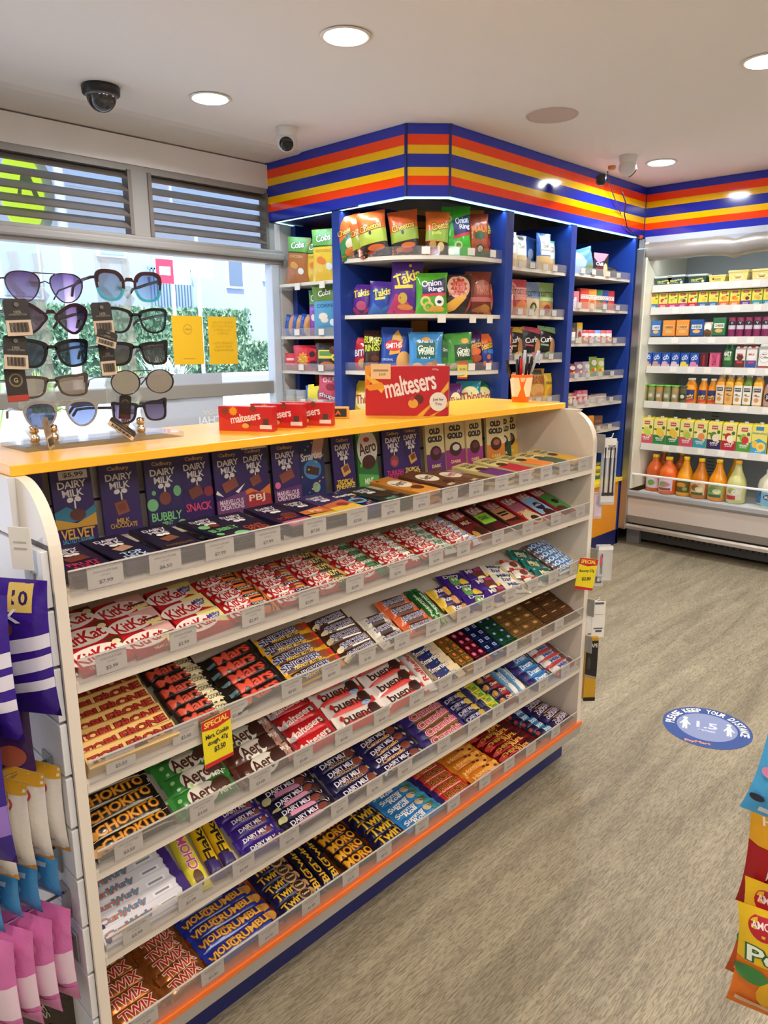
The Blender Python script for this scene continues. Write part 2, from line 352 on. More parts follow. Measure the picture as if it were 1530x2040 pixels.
# ================================================================ outside the window
conc, cb = bsdf('rendered_wall', lin('98a6ba'), .9); bump(conc, cb, 6, .2, .01)
road, _ = bsdf('asphalt', lin('c4c4c8'), .9)
struct('floor_street', MB().box(-12, 30, 3.9, 30, -.1, 0, road))
struct('trim_2', MB().box(-12, 30, 10.8, 13.6, 0, .9, C('8d8f98', .9)))
t = thing('building', 'pale blue rendered building across the street', 'building', (0, 14, 0))
MB().box(-8, 22, .4, 6, 0, 9, conc).build('wall', t)
for i, (x0, x1, z0, z1) in enumerate([(4.3, 5.0, 2.3, 3.25), (5.1, 5.75, 2.3, 3.25), (9.9, 10.25, 2.7, 3.25), (6.95, 7.45, 3.15, 3.35), (10.9, 11.6, 2.9, 3.5), (3.9, 7.9, 4.3, 6.6), (8.6, 11, 4.3, 6.6)]):
    f = MB().box(x0-.05, x1+.05, .34, .42, z0-.05, z1+.05, C('dbe6f4', .6)).build('window_frame', t); MB().box(x0, x1, .32, .36, z0, z1, C('8fa9c6' if i != 2 else '5e6f82', .2)).build('pane', f)
mb = MB()
for i in range(14): mb.box(7.95+i*.07, 7.99+i*.07, .25, .3, 2.1, 2.95, C('7f97b5', .6))
mb.box(7.9, 8.95, .25, .3, 2.92, 2.97, C('7f97b5', .6)); mb.build('fence', t)
leaf = bsdf('hedge_leaf', lin('5f8468'), .8)[0]; leaf2 = bsdf('hedge_leaf_light', lin('86a080'), .8)[0]
def hedge(x0, x1, y0, y1, z0, z1, n, label, name='hedge'):
    r = random.Random(n); mb = MB(); mb.box(x0+.08, x1-.08, y0+.08, y1, z0, z1-.06, leaf)
    for i in range(n):
        f = r.random(); x = r.uniform(x0, x1); y, z = (y0+r.uniform(0, .09), r.uniform(z0, z1)) if f < .8 else (r.uniform(y0, y1), z1-r.uniform(0, .06))
        s = r.uniform(.03, .07); a = Euler((r.uniform(0, 6), r.uniform(0, 6), r.uniform(0, 6))).to_matrix()
        mb.add([Vector((x, y, z)) + a @ Vector(q)*s for q in ((-1, 0, 0), (0, -.5, 0), (1, 0, 0), (0, .5, 0))], [(0, 1, 2, 3)], leaf if r.random() < .7 else leaf2)
    tag(mb.build(name), label, 'hedge')
hedge(4.2, 9.5, 13.0, 13.7, .9, 2.12, 3600, 'upper clipped green hedge against the pale building')
hedge(3.5, 10.3, 12.2, 12.8, .9, 1.48, 3200, 'lower clipped hedge in front of the taller hedge')
def signpost(x, y, z0, z1, label, sx0, sx1, sz0, sz1, red):
    t = thing('street_sign', label, 'street sign', (x, y, 0))
    MB().lathe([(z0, .035), (z1, .035)], C('dfe9f5', .4), 12).build('pole', t)
    mb = MB(); mb.box(sx0-x, sx1-x, -.06, -.04, sz0, sz1, C('e8eef6', .5)); p = mb.build('sign_plate', t)
    if red: mb = MB(); mb.box(sx0-x, (sx0+sx1)/2-x, -.066, -.06, sz0, sz1, C('e0304a', .5)); mb.box(sx0-x+.06, (sx0+sx1)/2-x-.06, -.07, -.066, sz0+.14, sz1-.12, C('f4dce2', .5)); mb.build('red_half', p)
signpost(7.1, 12, .0, 3.0, 'thin white street pole with a red and white parking sign', 6.76, 7.42, 2.46, 2.86, True)
signpost(7.62, 12, .0, 3.3, 'white street pole with a plain white sign plate', 7.45, 7.9, 2.6, 3.0, False)
tag(MB().lathe([(0, .07), (6, .06)], C('d4dee8', .4), 14, M=TR(4.38, 10, 0)).build('lamp_post'), 'pale street lamp post at left behind the sunglasses', 'lamp post')
t = thing('car', 'white car parked beyond the right edge of the window', 'car', (10.0, 9.3, 0), RAD(90))
cp = C('e6ecf4', .2); mb = MB(); mb.prism([(-2, .3), (2, .3), (2.05, .75), (1.9, .95), (1.2, 1.02), (.6, 1.4), (-.9, 1.42), (-1.7, 1.0), (-2.05, .9)], -.8, .8, cp, 'y'); mb.build('body', t)
MB().prism([(1.1, 1.02), (.6, 1.36), (-.9, 1.38), (-1.5, 1.03)], -.81, .81, C('4a5868', .1), 'y').build('windows', t)
for x in (-1.25, 1.3):
    for y in (-.72, .72): MB().lathe([(-.1, .3), (.1, .3)], C('24262a', .6), 20, M=TR(x, y, .3) @ RX(PI/2)).build('wheel', t)
MB().box(-2.07, -2.0, -.7, -.45, .72, .88, C('d23a2c', .3)).build('tail_light', t)
def grassy(x, y, z, n, h, cols, label, name='grass_tuft', white=False):
    r = random.Random(n); mb = MB()
    for i in range(n):
        a = r.uniform(0, 6.28); l = h*r.uniform(.6, 1); s = .5*l*r.uniform(.3, 1.2); b = Vector((x+r.uniform(-.1, .1), y+r.uniform(-.1, .1), z)); d = Vector((math.cos(a), math.sin(a), 0))
        p = d.cross(Vector((0, 0, 1)))*.012; mid = b + d*s*.5 + Vector((0, 0, l*.75)); tip = b + d*s + Vector((0, 0, l*(.75 if r.random() < .5 else 1)))
        mb.add([b-p, b+p, mid+p*.8, tip, mid-p*.8], [(0, 1, 2, 4), (4, 2, 3)], C(r.choice(cols), .6))
    return tag(mb.build(name), label, 'plant')
grassy(2.36, 6.0, .921, 70, .34, ['9fc95a', 'c9e08a', '7fb04a'], 'bright green strappy plant behind the yellow notices')
grassy(3.16, 6.2, .921, 70, .36, ['9fc95a', 'c9e08a', '7fb04a'], 'bright green strappy plant right of the grey decal')
grassy(1.56, 5.05, .921, 60, .42, ['a8cf5a', 'd4e88a', '7fb04a'], 'yellow green strappy plant low behind the sunglasses')
grassy(3.56, 6.25, .921, 260, .44, ['c9d4d0', 'b4c2bc', 'dde4e0'], 'pale silvery shrub behind the right yellow notice', 'silver_shrub')
tag(MB().box(.3, 5.2, 4.9, 6.6, 0, .92, C('dfe3e8', .8), bev=.02).build('planter'), 'long pale concrete planter outside the window', 'planter')
# oval lit sign seen through the left vent
t = thing('oval_sign', 'lime green lit oval sign with a triangle behind the left vent', 'sign', (1.51, WY+.16, 2.15))
el = [(.115*math.cos(2*PI*i/40)+.02, .2*math.sin(2*PI*i/40)) for i in range(40)]
MB().prism(el, 0, .03, C('dfe7f0', .4), 'y').build('backing', t)
lime = glow('lime_light', 'c8f000', 1.6); mb = MB(); mb.prism([(.1*math.cos(2*PI*i/40)-.02, .18*math.sin(2*PI*i/40)) for i in range(40)], -.014, 0, lime, 'y'); mb.build('lit_panel', t)
mb = MB(); mb.prism([(-.05, -.03), (-.02, .08), (.02, .08), (.06, -.03), (.035, -.03), (.01, .04), (-.02, .04), (-.03, -.03)], -.017, -.014, C('5c6a3a', .5), 'y'); mb.box(-.09, .06, -.017, -.014, -.045, -.035, C('7d8f4a', .5)); mb.build('emblem', t)
# notices and decal on the glass
def notice(x, w, z0, z1, label, art):
    mb = MB(); mb.box(x-w/2, x+w/2, WY+.012, WY+.0135, z0, z1, C('e3b00f', .6)); h = z1-z0
    decals(mb, art, w, h, lambda a, b, e: (x-a, WY+.012-e, (z0+z1)/2+b), [], []); tag(mb.build('window_notice'), label, 'notice')
notice(2.246, .19, 1.335, 1.597, 'yellow notice with a circle emblem taped on the window, left one', 'e 0 .45 .3 .22 c29a1c;e 0 .45 .24 .17 e3b00f;r 0 .45 .18 .03 b08a20;r 0 -.75 .4 .02 c29a1c')
notice(2.473, .19, 1.332, 1.597, 'yellow notice with faint lines of print, right of the emblem one', ';'.join(f't {w} 0 {y} {s} .05 c9a01a' for w, y, s in [('FESTIVE', .75, .7), ('SHOP_LOCAL', .6, .8), ('SEASON', .45, .6), ('OPEN', .3, .4), ('THANK_YOU', -.1, .7), ('FOR_YOUR', -.25, .6), ('SUPPORT', -.4, .7)]))
mb = MB(); mb.box(1.93, 2.452, WY+.012, WY+.0135, .93, 1.285, frosted('frosted_film', 'b9bdc6', .8)); decals(mb, 't SOY -.66 -.25 .2 .08 d6d2c4;t CHAI -.66 -.5 .3 .13 e4e4e6', .522, .355, lambda a, b, e: (2.19-a, WY+.012-e, 1.107+b), [], [])
tag(mb.build('window_decal'), 'frosted grey window decal with pale lettering behind the sunglasses', 'decal')

# ================================================================ striped sign above the snack wall and the fridge
t = thing('striped_sign', 'long blue sign band with orange and yellow stripes under the ceiling', 'sign')
cb_, co_, cy_ = C('2432ac', .12), C('ff4408', .12), C('ffc800', .12)
Z0, Z1 = 2.137, 2.458
bands = [(2.137, 2.188, 0), (2.188, 2.230, 1), (2.230, 2.268, 2), (2.268, 2.327, 0), (2.327, 2.366, 2), (2.366, 2.413, 1), (2.413, 2.458, 0)]
PTS = [(2.80, 3.655), (2.80, 2.556), (2.955, 2.410), (5.04, 2.406), (5.04, -.6)]
for i in range(4):
    a, b = Vector((*PTS[i], 0)), Vector((*PTS[i+1], 0)); d = (b-a).normalized(); L = (b-a).length; n = Vector((-d.y, d.x, 0))
    if i == 3: L -= 0
    M = Matrix((d, n, Vector((0, 0, 1)))).transposed().to_4x4(); M.translation = a
    g = .004; mb = MB()
    for z0, z1, c in bands: mb.box(g, L-g, 0, .02, z0, z1, (cb_, co_, cy_)[c], M=M)
    p = mb.build('sign_panel', t)
    if i < 3: MB().box(L-.006, L+.006, -.004, .006, Z0, Z1, C('1b2370', .3), M=M).build('joint_strip', t)
MB().box(2.815, 3.6, 2.9, 3.655, Z0-.004, Z0+.01, C('20286a', .4)).build('sign_soffit', t)
led = glow('led_strip', 'a8e6f6', 2.6)
LED = [(3.06, 3.64), (2.83, 3.60), (2.815, 2.57), (2.965, 2.425), (4.955, 2.42)]
mb = MB(); mb.tube([(x, y, Z0-.004) for x, y in LED], .0045, led); mb.build('led_strip', t)
for (x0, y0), (x1, y1) in zip(LED[1:], LED[2:]):
    L = math.hypot(x1-x0, y1-y0); l = lamp('led_strip_lamp', 'AREA', ((x0+x1)/2, (y0+y1)/2, Z0-.014), 1.5*L, (.6, .85, 1), .02, (0, 0, math.atan2(y1-y0, x1-x0)), spread=RAD(150)); l.data.shape = 'RECTANGLE'; l.data.size = L; l.data.size_y = .015
MB().lathe([(-.01, .018), (.01, .022)], C('c0492c', .5), 12, M=TR(4.975, 2.40, 2.137)).build('corner_cap', t)

# ================================================================ snack wall unit
unit = thing('snack_shelf_unit', 'blue shelving unit full of chip bags, built around the corner', 'shelf unit')
def bl(x0, x1, y0, y1, z0, z1, name='divider_panel', mat=BLUE): MB().box(x0, x1, y0, y1, z0, z1, mat, bev=.002).build(name, unit)
bl(2.80, 3.60, 3.03, 3.09, 0, 2.13); bl(3.43, 3.50, 2.406, 2.95, 0, 2.13); bl(4.10, 4.16, 2.406, 2.95, 0, 2.13); bl(4.93, 4.965, 2.406, 2.95, 0, 2.13)
bl(2.97, 3.10, 3.60, 3.64, .3, 2.13)
mb = MB()
for i in range(17): mb.box(3.10, 3.59, 3.615, 3.635, .5+i*.1, .594+i*.1, ORANGE)
mb.box(3.10, 3.6, 3.635, 3.64, .4, 2.13, NAVY); mb.build('slat_back_panel', unit)
bl(3.43, 4.96, 2.93, 2.95, 0, 2.13, 'back_panel', C('101a5c', .5))
mb = MB()
for i in range(17): mb.box(3.59, 3.61, 3.09, 3.60, .5+i*.1, .594+i*.1, ORANGE)
mb.box(3.61, 3.615, 3.09, 3.6, .4, 2.13, NAVY); mb.build('slat_back_panel', unit)
mb = MB()
for i in range(17): mb.box(-.35, .35, 0, .02, .5+i*.1, .594+i*.1, ORANGE, M=TR(3.42, 2.98, 0) @ RZ(RAD(-45)))
mb.build('slat_back_panel', unit)
def ticket_row(parent, mk, xs, w=.05, h=.03):
    for x in xs: mk(x, w, h).build('price_ticket', parent)
# right sections
for x0, x1, zs, tk in [(3.50, 4.10, (1.855, 1.60, 1.347, 1.09, .80), .1), (4.16, 4.93, (1.862, 1.655, 1.44, 1.222, 1.045, .86), .12)]:
    for z in zs:
        s = MB().box(x0, x1, 2.43, 2.93, z-.018, z, SHELF, bev=.002).build('shelf', unit)
        MB().box(x0+.01, x1-.01, 2.424, 2.4265, z+.001, z+.042, CLEAR).build('clear_riser', s)
        for k in range(4):
            x = x0+.07+k*(x1-x0-.12)/4+rnd.uniform(0, .03); MB().box(x, x+.05, 2.421, 2.4235, z+.002, z+.034, C('b4ada4', .6)).build('price_ticket', s)
# left section (faces the entrance)
for z in (1.79, 1.49, 1.288, 1.085):
    s = MB().box(2.86, 3.58, 3.09, 3.63, z-.018, z, SHELF, bev=.002).build('shelf', unit)
    if z < 1.7: MB().box(2.853, 2.8555, 3.10, 3.62, z+.001, z+.045, CLEAR).build('clear_riser', s)
    for k in range(2):
        y = 3.20+k*.2+rnd.uniform(0, .05); MB().box(2.849, 2.852, y, y+.045, (z+.004 if z < 1.7 else z-.04), (z+.038 if z < 1.7 else z-.002), TICKET).build('price_ticket', s)
# corner shelves with curved fronts
def curve(t, off=0):
    P0, P1, Cc = Vector((2.83, 3.03)), Vector((3.43, 2.43)), Vector((2.83, 2.43))
    p = (1-t)**2*P0 + 2*t*(1-t)*Cc + t*t*P1; d = (2*(1-t)*(Cc-P0) + 2*t*(P1-Cc)).normalized(); return p + Vector((-d.y, d.x))*off
for z in (1.885, 1.595, 1.30, 1.04):
    fr = [tuple(curve(i/16)) for i in range(17)]
    s = MB().prism(fr + [(3.43, 2.96), (3.40, 3.03)], z-.02, z, SHELF).build('curved_shelf', unit)
    if z in (1.885, 1.30):
        mb = MB(); pts = [curve(i/20, -.0015) for i in range(21)]; v = [(p.x, p.y, zz) for zz in (z, z+.045) for p in pts]
        mb.add(v, [(i, i+1, 22+i, 21+i) for i in range(20)], CLEAR, True); mb.build('clear_riser', s)
    for tt in ((.12, .5, .78, .93) if z > 1.8 else (.6, .8, .92)):
        p = curve(tt, -.004); q = curve(tt+.02, -.004); a = math.atan2(q.y-p.y, q.x-p.x)
        MB().box(-.022, .022, -.001, .001, 0, .036, TICKET, M=TR(p.x, p.y, z+.004 if z in (1.885, 1.30) else z-.045) @ RZ(a)).build('price_ticket', s)
# worktop and base cabinet
MB().box(3.50, 4.965, 2.39, 2.93, .475, .50, C('e6c21c', .35), bev=.002).build('base_worktop', unit)
MB().box(3.50, 4.965, 2.41, 2.93, .11, .474, C('e08f1c', .4), bev=.002).build('base_door', unit)
MB().box(3.50, 4.97, 2.406, 2.93, 0, .11, NAVY).build('kickboard', unit)

# ================================================================ open display fridge
fr = thing('display_fridge', 'long open-front drinks fridge with white shelves and steel post', 'fridge')
inner = C('aab2b4', .4); grey = C('8e8c8a', .35)
mb = MB(); mb.box(5.62, 5.66, -1.2, 2.38, .12, 2.13, inner)
for j in range(6):
    for i in range(4):
        y = 2.05-j*.45
        for q in range(6): mb.box(5.617, 5.6195, y-.05+i*0, y+.0, .47+i*.17+q*.025, .475+i*.17+q*.025, C('3a3d40', .6))
mb.build('back_panel', fr)
MB().box(4.975, 5.66, 2.335, 2.365, .42, 2.10, C('dcd8c4', .35)).build('side_panel', fr)
MB().box(4.945, 4.985, 2.345, 2.40, .12, 2.06, STEEL, bev=.004).build('corner_post', fr)
MB().box(4.955, 4.985, 2.36, 2.395, 2.03, 2.12, C('77797c', .4), bev=.003).build('post_bracket', fr)
MB().box(4.99, 5.66, -1.2, 2.37, 2.09, 2.135, C('b0b8c4', .35)).build('header', fr)
mb = MB(); mb.prism([(5.02, 2.135), (4.985, 2.135), (4.985, 2.10), (4.995, 2.07), (5.02, 2.06)], -1.2, 2.365, C('aeb6c2', .35), 'y'); mb.build('header_front', fr)
n = 60; mb = MB(); v = []
for i in range(n+1):
    y = 2.365 - i*3.5/n
    pf = math.exp(-((y-1.78)/.05)**2)
    for k in range(9):
        a = RAD(-60 + k*34); r = .062 + .012*pf*math.sin(k*2.1) + .002*math.sin(i*1.7)
        v.append((5.01 - r*math.sin(a)*.8 - .0, y, 2.045 + r*math.cos(a) - .018*pf))
mb.add(v, [(i*9+k, i*9+k+1, (i+1)*9+k+1, (i+1)*9+k) for i in range(n) for k in range(8)], bsdf('roller_film', lin('9c9892'), .32, .35)[0], True); mb.build('night_blind_roll', fr)
tube_m = glow('fridge_tube', 'f3f8ff', 3)
MB().tube([(5.10, 2.30, 2.03), (5.10, -1.1, 2.03)], .012, tube_m).build('light_tube', fr)
l = lamp('fridge_lamp', 'AREA', (5.10, .7, 2.01), 2.6, (.93, .97, 1), .04, (0, RAD(-22), 0), spread=RAD(160)); l.data.shape = 'RECTANGLE'; l.data.size = .04; l.data.size_y = 3.2
FS = [1.822, 1.674, 1.475, 1.28, 1.037, .738]
for z in FS:
    s = MB().box(5.085, 5.61, -1.2, 2.33, z-.012, z, C('c4c6c2', .35)).build('shelf', fr)
    MB().prism([(5.065, z-.042), (5.08, z-.044), (5.088, z+.004), (5.073, z+.006)], -1.2, 2.33, C('c6c3bc', .3), 'y').build('ticket_strip', s)
    for k in range(7):
        y = 2.2-k*.13-rnd.uniform(0, .04); MB().prism([(5.0635, z-.036), (5.066, z-.036), (5.0725, z+.001), (5.070, z+.001)], y-.045, y, C('d8d0c6', .5), 'y').build('price_ticket', s)
    l = lamp('shelf_lamp', 'AREA', (5.12, .7, z-.022), .8, (.95, .97, 1), .02, (0, RAD(-15), 0), spread=RAD(160)); l.data.shape = 'RECTANGLE'; l.data.size = .015; l.data.size_y = 3.2
MB().box(5.0, 5.61, -1.2, 2.335, .33, .385, C('dfe2e2', .3)).build('bottom_deck', fr)
MB().prism([(4.955, .40), (4.965, .412), (5.0, .405), (5.01, .36), (4.96, .355), (4.95, .375)], -1.2, 2.40, grey, 'y').build('bumper_rail', fr)
MB().prism([(4.962, .355), (4.972, .225), (5.02, .225), (5.01, .355)], -1.2, 2.40, C('c2b8b0', .35), 'y').build('front_panel', fr)
MB().prism([(4.970, .225), (5.0, .165), (5.04, .165), (5.02, .225)], -1.2, 2.40, C('8f8983', .4), 'y').build('lower_panel', fr)
MB().prism([(4.955, .148), (4.955, .128), (4.975, .122), (5.0, .13), (5.0, .155), (4.97, .16)], -1.2, 2.40, bsdf('trim_strip', lin('b7ab9f'), .2, .6)[0], 'y').build('bumper_strip', fr)
mb = MB(); mb.box(5.09, 5.12, -1.2, 2.34, .03, .15, C('3f3e3f', .5)); mb.box(5.05, 5.6, -1.2, 2.34, .145, .17, C('2a2a2b', .5))
for i in range(46): mb.box(5.084, 5.0905, 2.14-i*.04, 2.15-i*.04, .075, .125, C('161617', .6))
mb.build('base_grille', fr)
MB().box(5.05, 5.09, 2.28, 2.38, 0, .15, C('77777a', .4), bev=.004).build('foot', fr)
MB().box(4.99, 4.993, -1.2, 2.33, .405, .52, GUARD).build('glass_guard', fr)
mb = MB(); mb.box(4.984, 5.0, -1.2, 2.34, .518, .532, C('e8eaea', .2), bev=.003); mb.build('guard_rail', fr)

# ================================================================ chocolate stand
gon = thing('chocolate_stand', 'white six-tier chocolate stand with yellow worktop and slatted ends', 'shelf unit')
YF = 1.148; X0, X1 = .452, 2.155
# end panels: curved top front corner
prof = [(1.27, 1.236)] + [(1.27-.122*math.sin(a)*1.0, 1.236-.13*(1-math.cos(a))) for a in [PI/2*i/10 for i in range(1, 11)]] + [(1.148, .125), (1.20, .115), (1.20, 0), (1.60, 0), (1.60, 1.236)]
prof = [(1.262, 1.236)] + [(1.262-.114*math.sin(a), 1.106+.13*math.cos(a)) for a in [PI/2*i/12 for i in range(1, 13)]] + [(1.148, .13), (1.215, .13), (1.215, 0), (1.60, 0), (1.60, 1.236)]
endm = C('dcd2c2', .3)
MB().prism(prof, .433, .452, endm, 'x').build('end_panel', gon)
prof2 = [(1.205, 1.236)] + [(1.248-.10*math.sin(a), 1.126+.11*math.cos(a)) for a in [RAD(20)+RAD(70)*i/12 for i in range(13)]] + prof[13:]
MB().prism(prof2, 2.155, 2.18, endm, 'x').build('end_panel', gon)
# slatwall on the left end
mb = MB()
for i in range(12):
    z = 1.132-i*.1
    mb.box(.421, .433, 1.157, 1.62, max(z-.0945, .02), z-.0005, C('d9d9da', .35), bev=.0015)
mb.box(.4325, .434, 1.155, 1.62, .02, 1.14, C('57534f', .6)); mb.build('slatwall_panel', gon)
MB().box(.421, .433, 1.262, 1.62, 1.138, 1.236, C('d9d9da', .35)).build('slatwall_cap', gon)
MB().box(X0, X1, 1.46, 1.475, .02, 1.236, C('d9d4cb', .4)).build('back_panel', gon)
mb = MB(); mb.box(X0, X1, 1.4565, 1.4602, 1.135, 1.14, C('2a2826', .6)); mb.build('slat_groove', gon)
MB().box(.43, 2.18, 1.27, 1.60, 1.2365, 1.2545, COUNTER, bev=.0015).build('worktop', gon)
TIERS = {1: (1.053, 2), 2: (.900, 15), 3: (.713, 23), 4: (.538, 24), 5: (.358, 20), 6: (.152, 7)}
PR = {1: ['7.99', '6.50', '7.99', '7.99', '7.50', '7.50', '7.99'], 2: ['2.99'], 3: ['3.50'], 4: ['3.50'], 5: ['2.99'], 6: ['3.30']}
for k, (z, s) in TIERS.items():
    s_ = math.tan(RAD(s)); sm = SHELF if k < 6 else C('e4702a', .4)
    sh = MB().prism([(YF, z-.018), (YF, z), (1.455, z+.307*s_), (1.455, z-.018+.307*s_)], X0+.0005, X1-.0005, sm, 'x').build('shelf', gon)
    mb = MB(); mb.box(X0+.004, X1-.004, YF-.004, YF-.0015, z-.002, z+.042, CLEAR); mb.box(X0+.004, X1-.004, YF-.0045, YF-.001, z+.0405, z+.0425, C('c9c4bc', .15)); mb.build('clear_riser', sh)
    x = X0+.035; q = 0
    while x < X1-.07:
        w = .062 if k == 1 else .055; mb = MB(); mb.box(x, x+w, YF-.0012, YF-.0002, z+.002, z+.038, TICKET)
        pr = PR[k][q % len(PR[k])]
        decals(mb, f't CHOCOLATE_BAR 0 .55 .7 .12 8a8278;t UNIT 0 .15 .3 .1 a8a298;t ${pr} 0 -.5 .4 .22 5f5850', w, .034, lambda a, b, e, x=x, w=w, z=z: (x+w/2+a, YF-.0012-e*.5, z+.02+b), [], [])
        mb.build('price_ticket', sh); q += 1
        x += rnd.uniform(.105, .125) if k == 1 else rnd.uniform(.11, .16)
    if k < 6:
        for bx in (X1-.09, X0+.5, X0+1.1):
            MB().box(bx, bx+.012, YF+.02, YF+.06, z-.032, z-.019+.0*s_, C('4b4540', .5)).build('bracket_clip', sh)
MB().box(X0-.01, X1+.02, YF-.006, YF+.002, .102, .132, bsdf('grey_riser', lin('9b948c'), .15)[0], bev=.001).build('lower_strip', gon)
mb = MB(); mb.box(X0-.01, X1+.028, YF-.007, YF+.03, .132, .146, C('e4702a', .4), bev=.001); mb.build('orange_edge', gon)
MB().box(.46, 2.150, 1.196, 1.215, 0, .13, C('16205e', .35)).build('kickboard', gon)
# round floor sticker
mb = MB(); cx, cy, r = 2.713, .896, .160
def disc(r0, r1, z, col, n=48, sx=0, sy=0):
    v = [(cx+sx+r0*math.cos(2*PI*i/n), cy+sy+r0*math.sin(2*PI*i/n), z) for i in range(n)] + [(cx+sx+r1*math.cos(2*PI*i/n), cy+sy+r1*math.sin(2*PI*i/n), z) for i in range(n)]
    mb.add(v, [(i, (i+1) % n, n+(i+1) % n, n+i) for i in range(n)], col)
mb.lathe([(0.0003, r), (.001, r)], C('324a86', .9), 48, M=TR(cx, cy, 0)); disc(.0, .108, .0013, C('7a86ac', .9))
up = RAD(-70)   # reading direction: text top faces away from the viewer
def flat(s, px, py, w, h, col, rot=0, z=.0016):
    v, f = glyphs(s, .03); c_, s_ = math.cos(rot), math.sin(rot); c2, s2 = math.cos(up), math.sin(up)
    pts = [(px + x*w*c_ - y*h*s_, py + x*w*s_ + y*h*c_) for x, y in v]
    mb.add([(cx + x*c2 - y*s2, cy + x*s2 + y*c2, z) for x, y in pts], f, C(col, .5))
word = 'PLEASE KEEP YOUR DISTANCE'
for i, ch in enumerate(word):
    a = RAD(187 - i*190/(len(word)-1)-4)
    if ch != ' ': flat(ch, .133*math.cos(a), .133*math.sin(a), .018 if ch != 'I' else .006, .032, 'e9e6da', a-PI/2)
flat('1.5', 0, .012, .075, .05, 'b9c0d6'); flat('METRES', 0, -.032, .06, .012, 'b9c0d6'); flat('EzyMart', -.03, -.132, .09, .022, 'c98a7a', 0)
for s in (-1, 1):
    v = [(-.006, .034), (.006, .034), (.009, .02), (.02, -.004), (.016, -.008), (.008, .006), (.009, -.042), (.002, -.042), (0, -.012), (-.002, -.042), (-.009, -.042), (-.008, .006), (-.016, -.008), (-.02, -.004), (-.009, .02)]
    c2, s2 = math.cos(up), math.sin(up)
    mb.add([(cx+(x+s*.078)*c2-y*s2, cy+(x+s*.078)*s2+y*c2, .0016) for x, y in v], [list(range(len(v)))], C('dfe0d0', .5))
    mb.lathe([(.0014, .009), (.0016, .009)], C('dfe0d0', .5), 14, M=TR(cx+s*.078*c2-.046*s2, cy+s*.078*s2+.046*c2, 0))
tag(mb.build('floor_sticker'), 'round blue floor sticker with two figures on the wood-look floor', 'sticker')

# ================================================================ chocolate bars and blocks on the stand
ORD = ['frontmost', 'second from front', 'third from front', 'fourth from front', 'fifth from front', 'sixth from front', 'seventh from front', 'hindmost']
TN = {2: 'second shelf', 3: 'third shelf', 4: 'fourth shelf', 5: 'fifth shelf', 6: 'bottom shelf'}
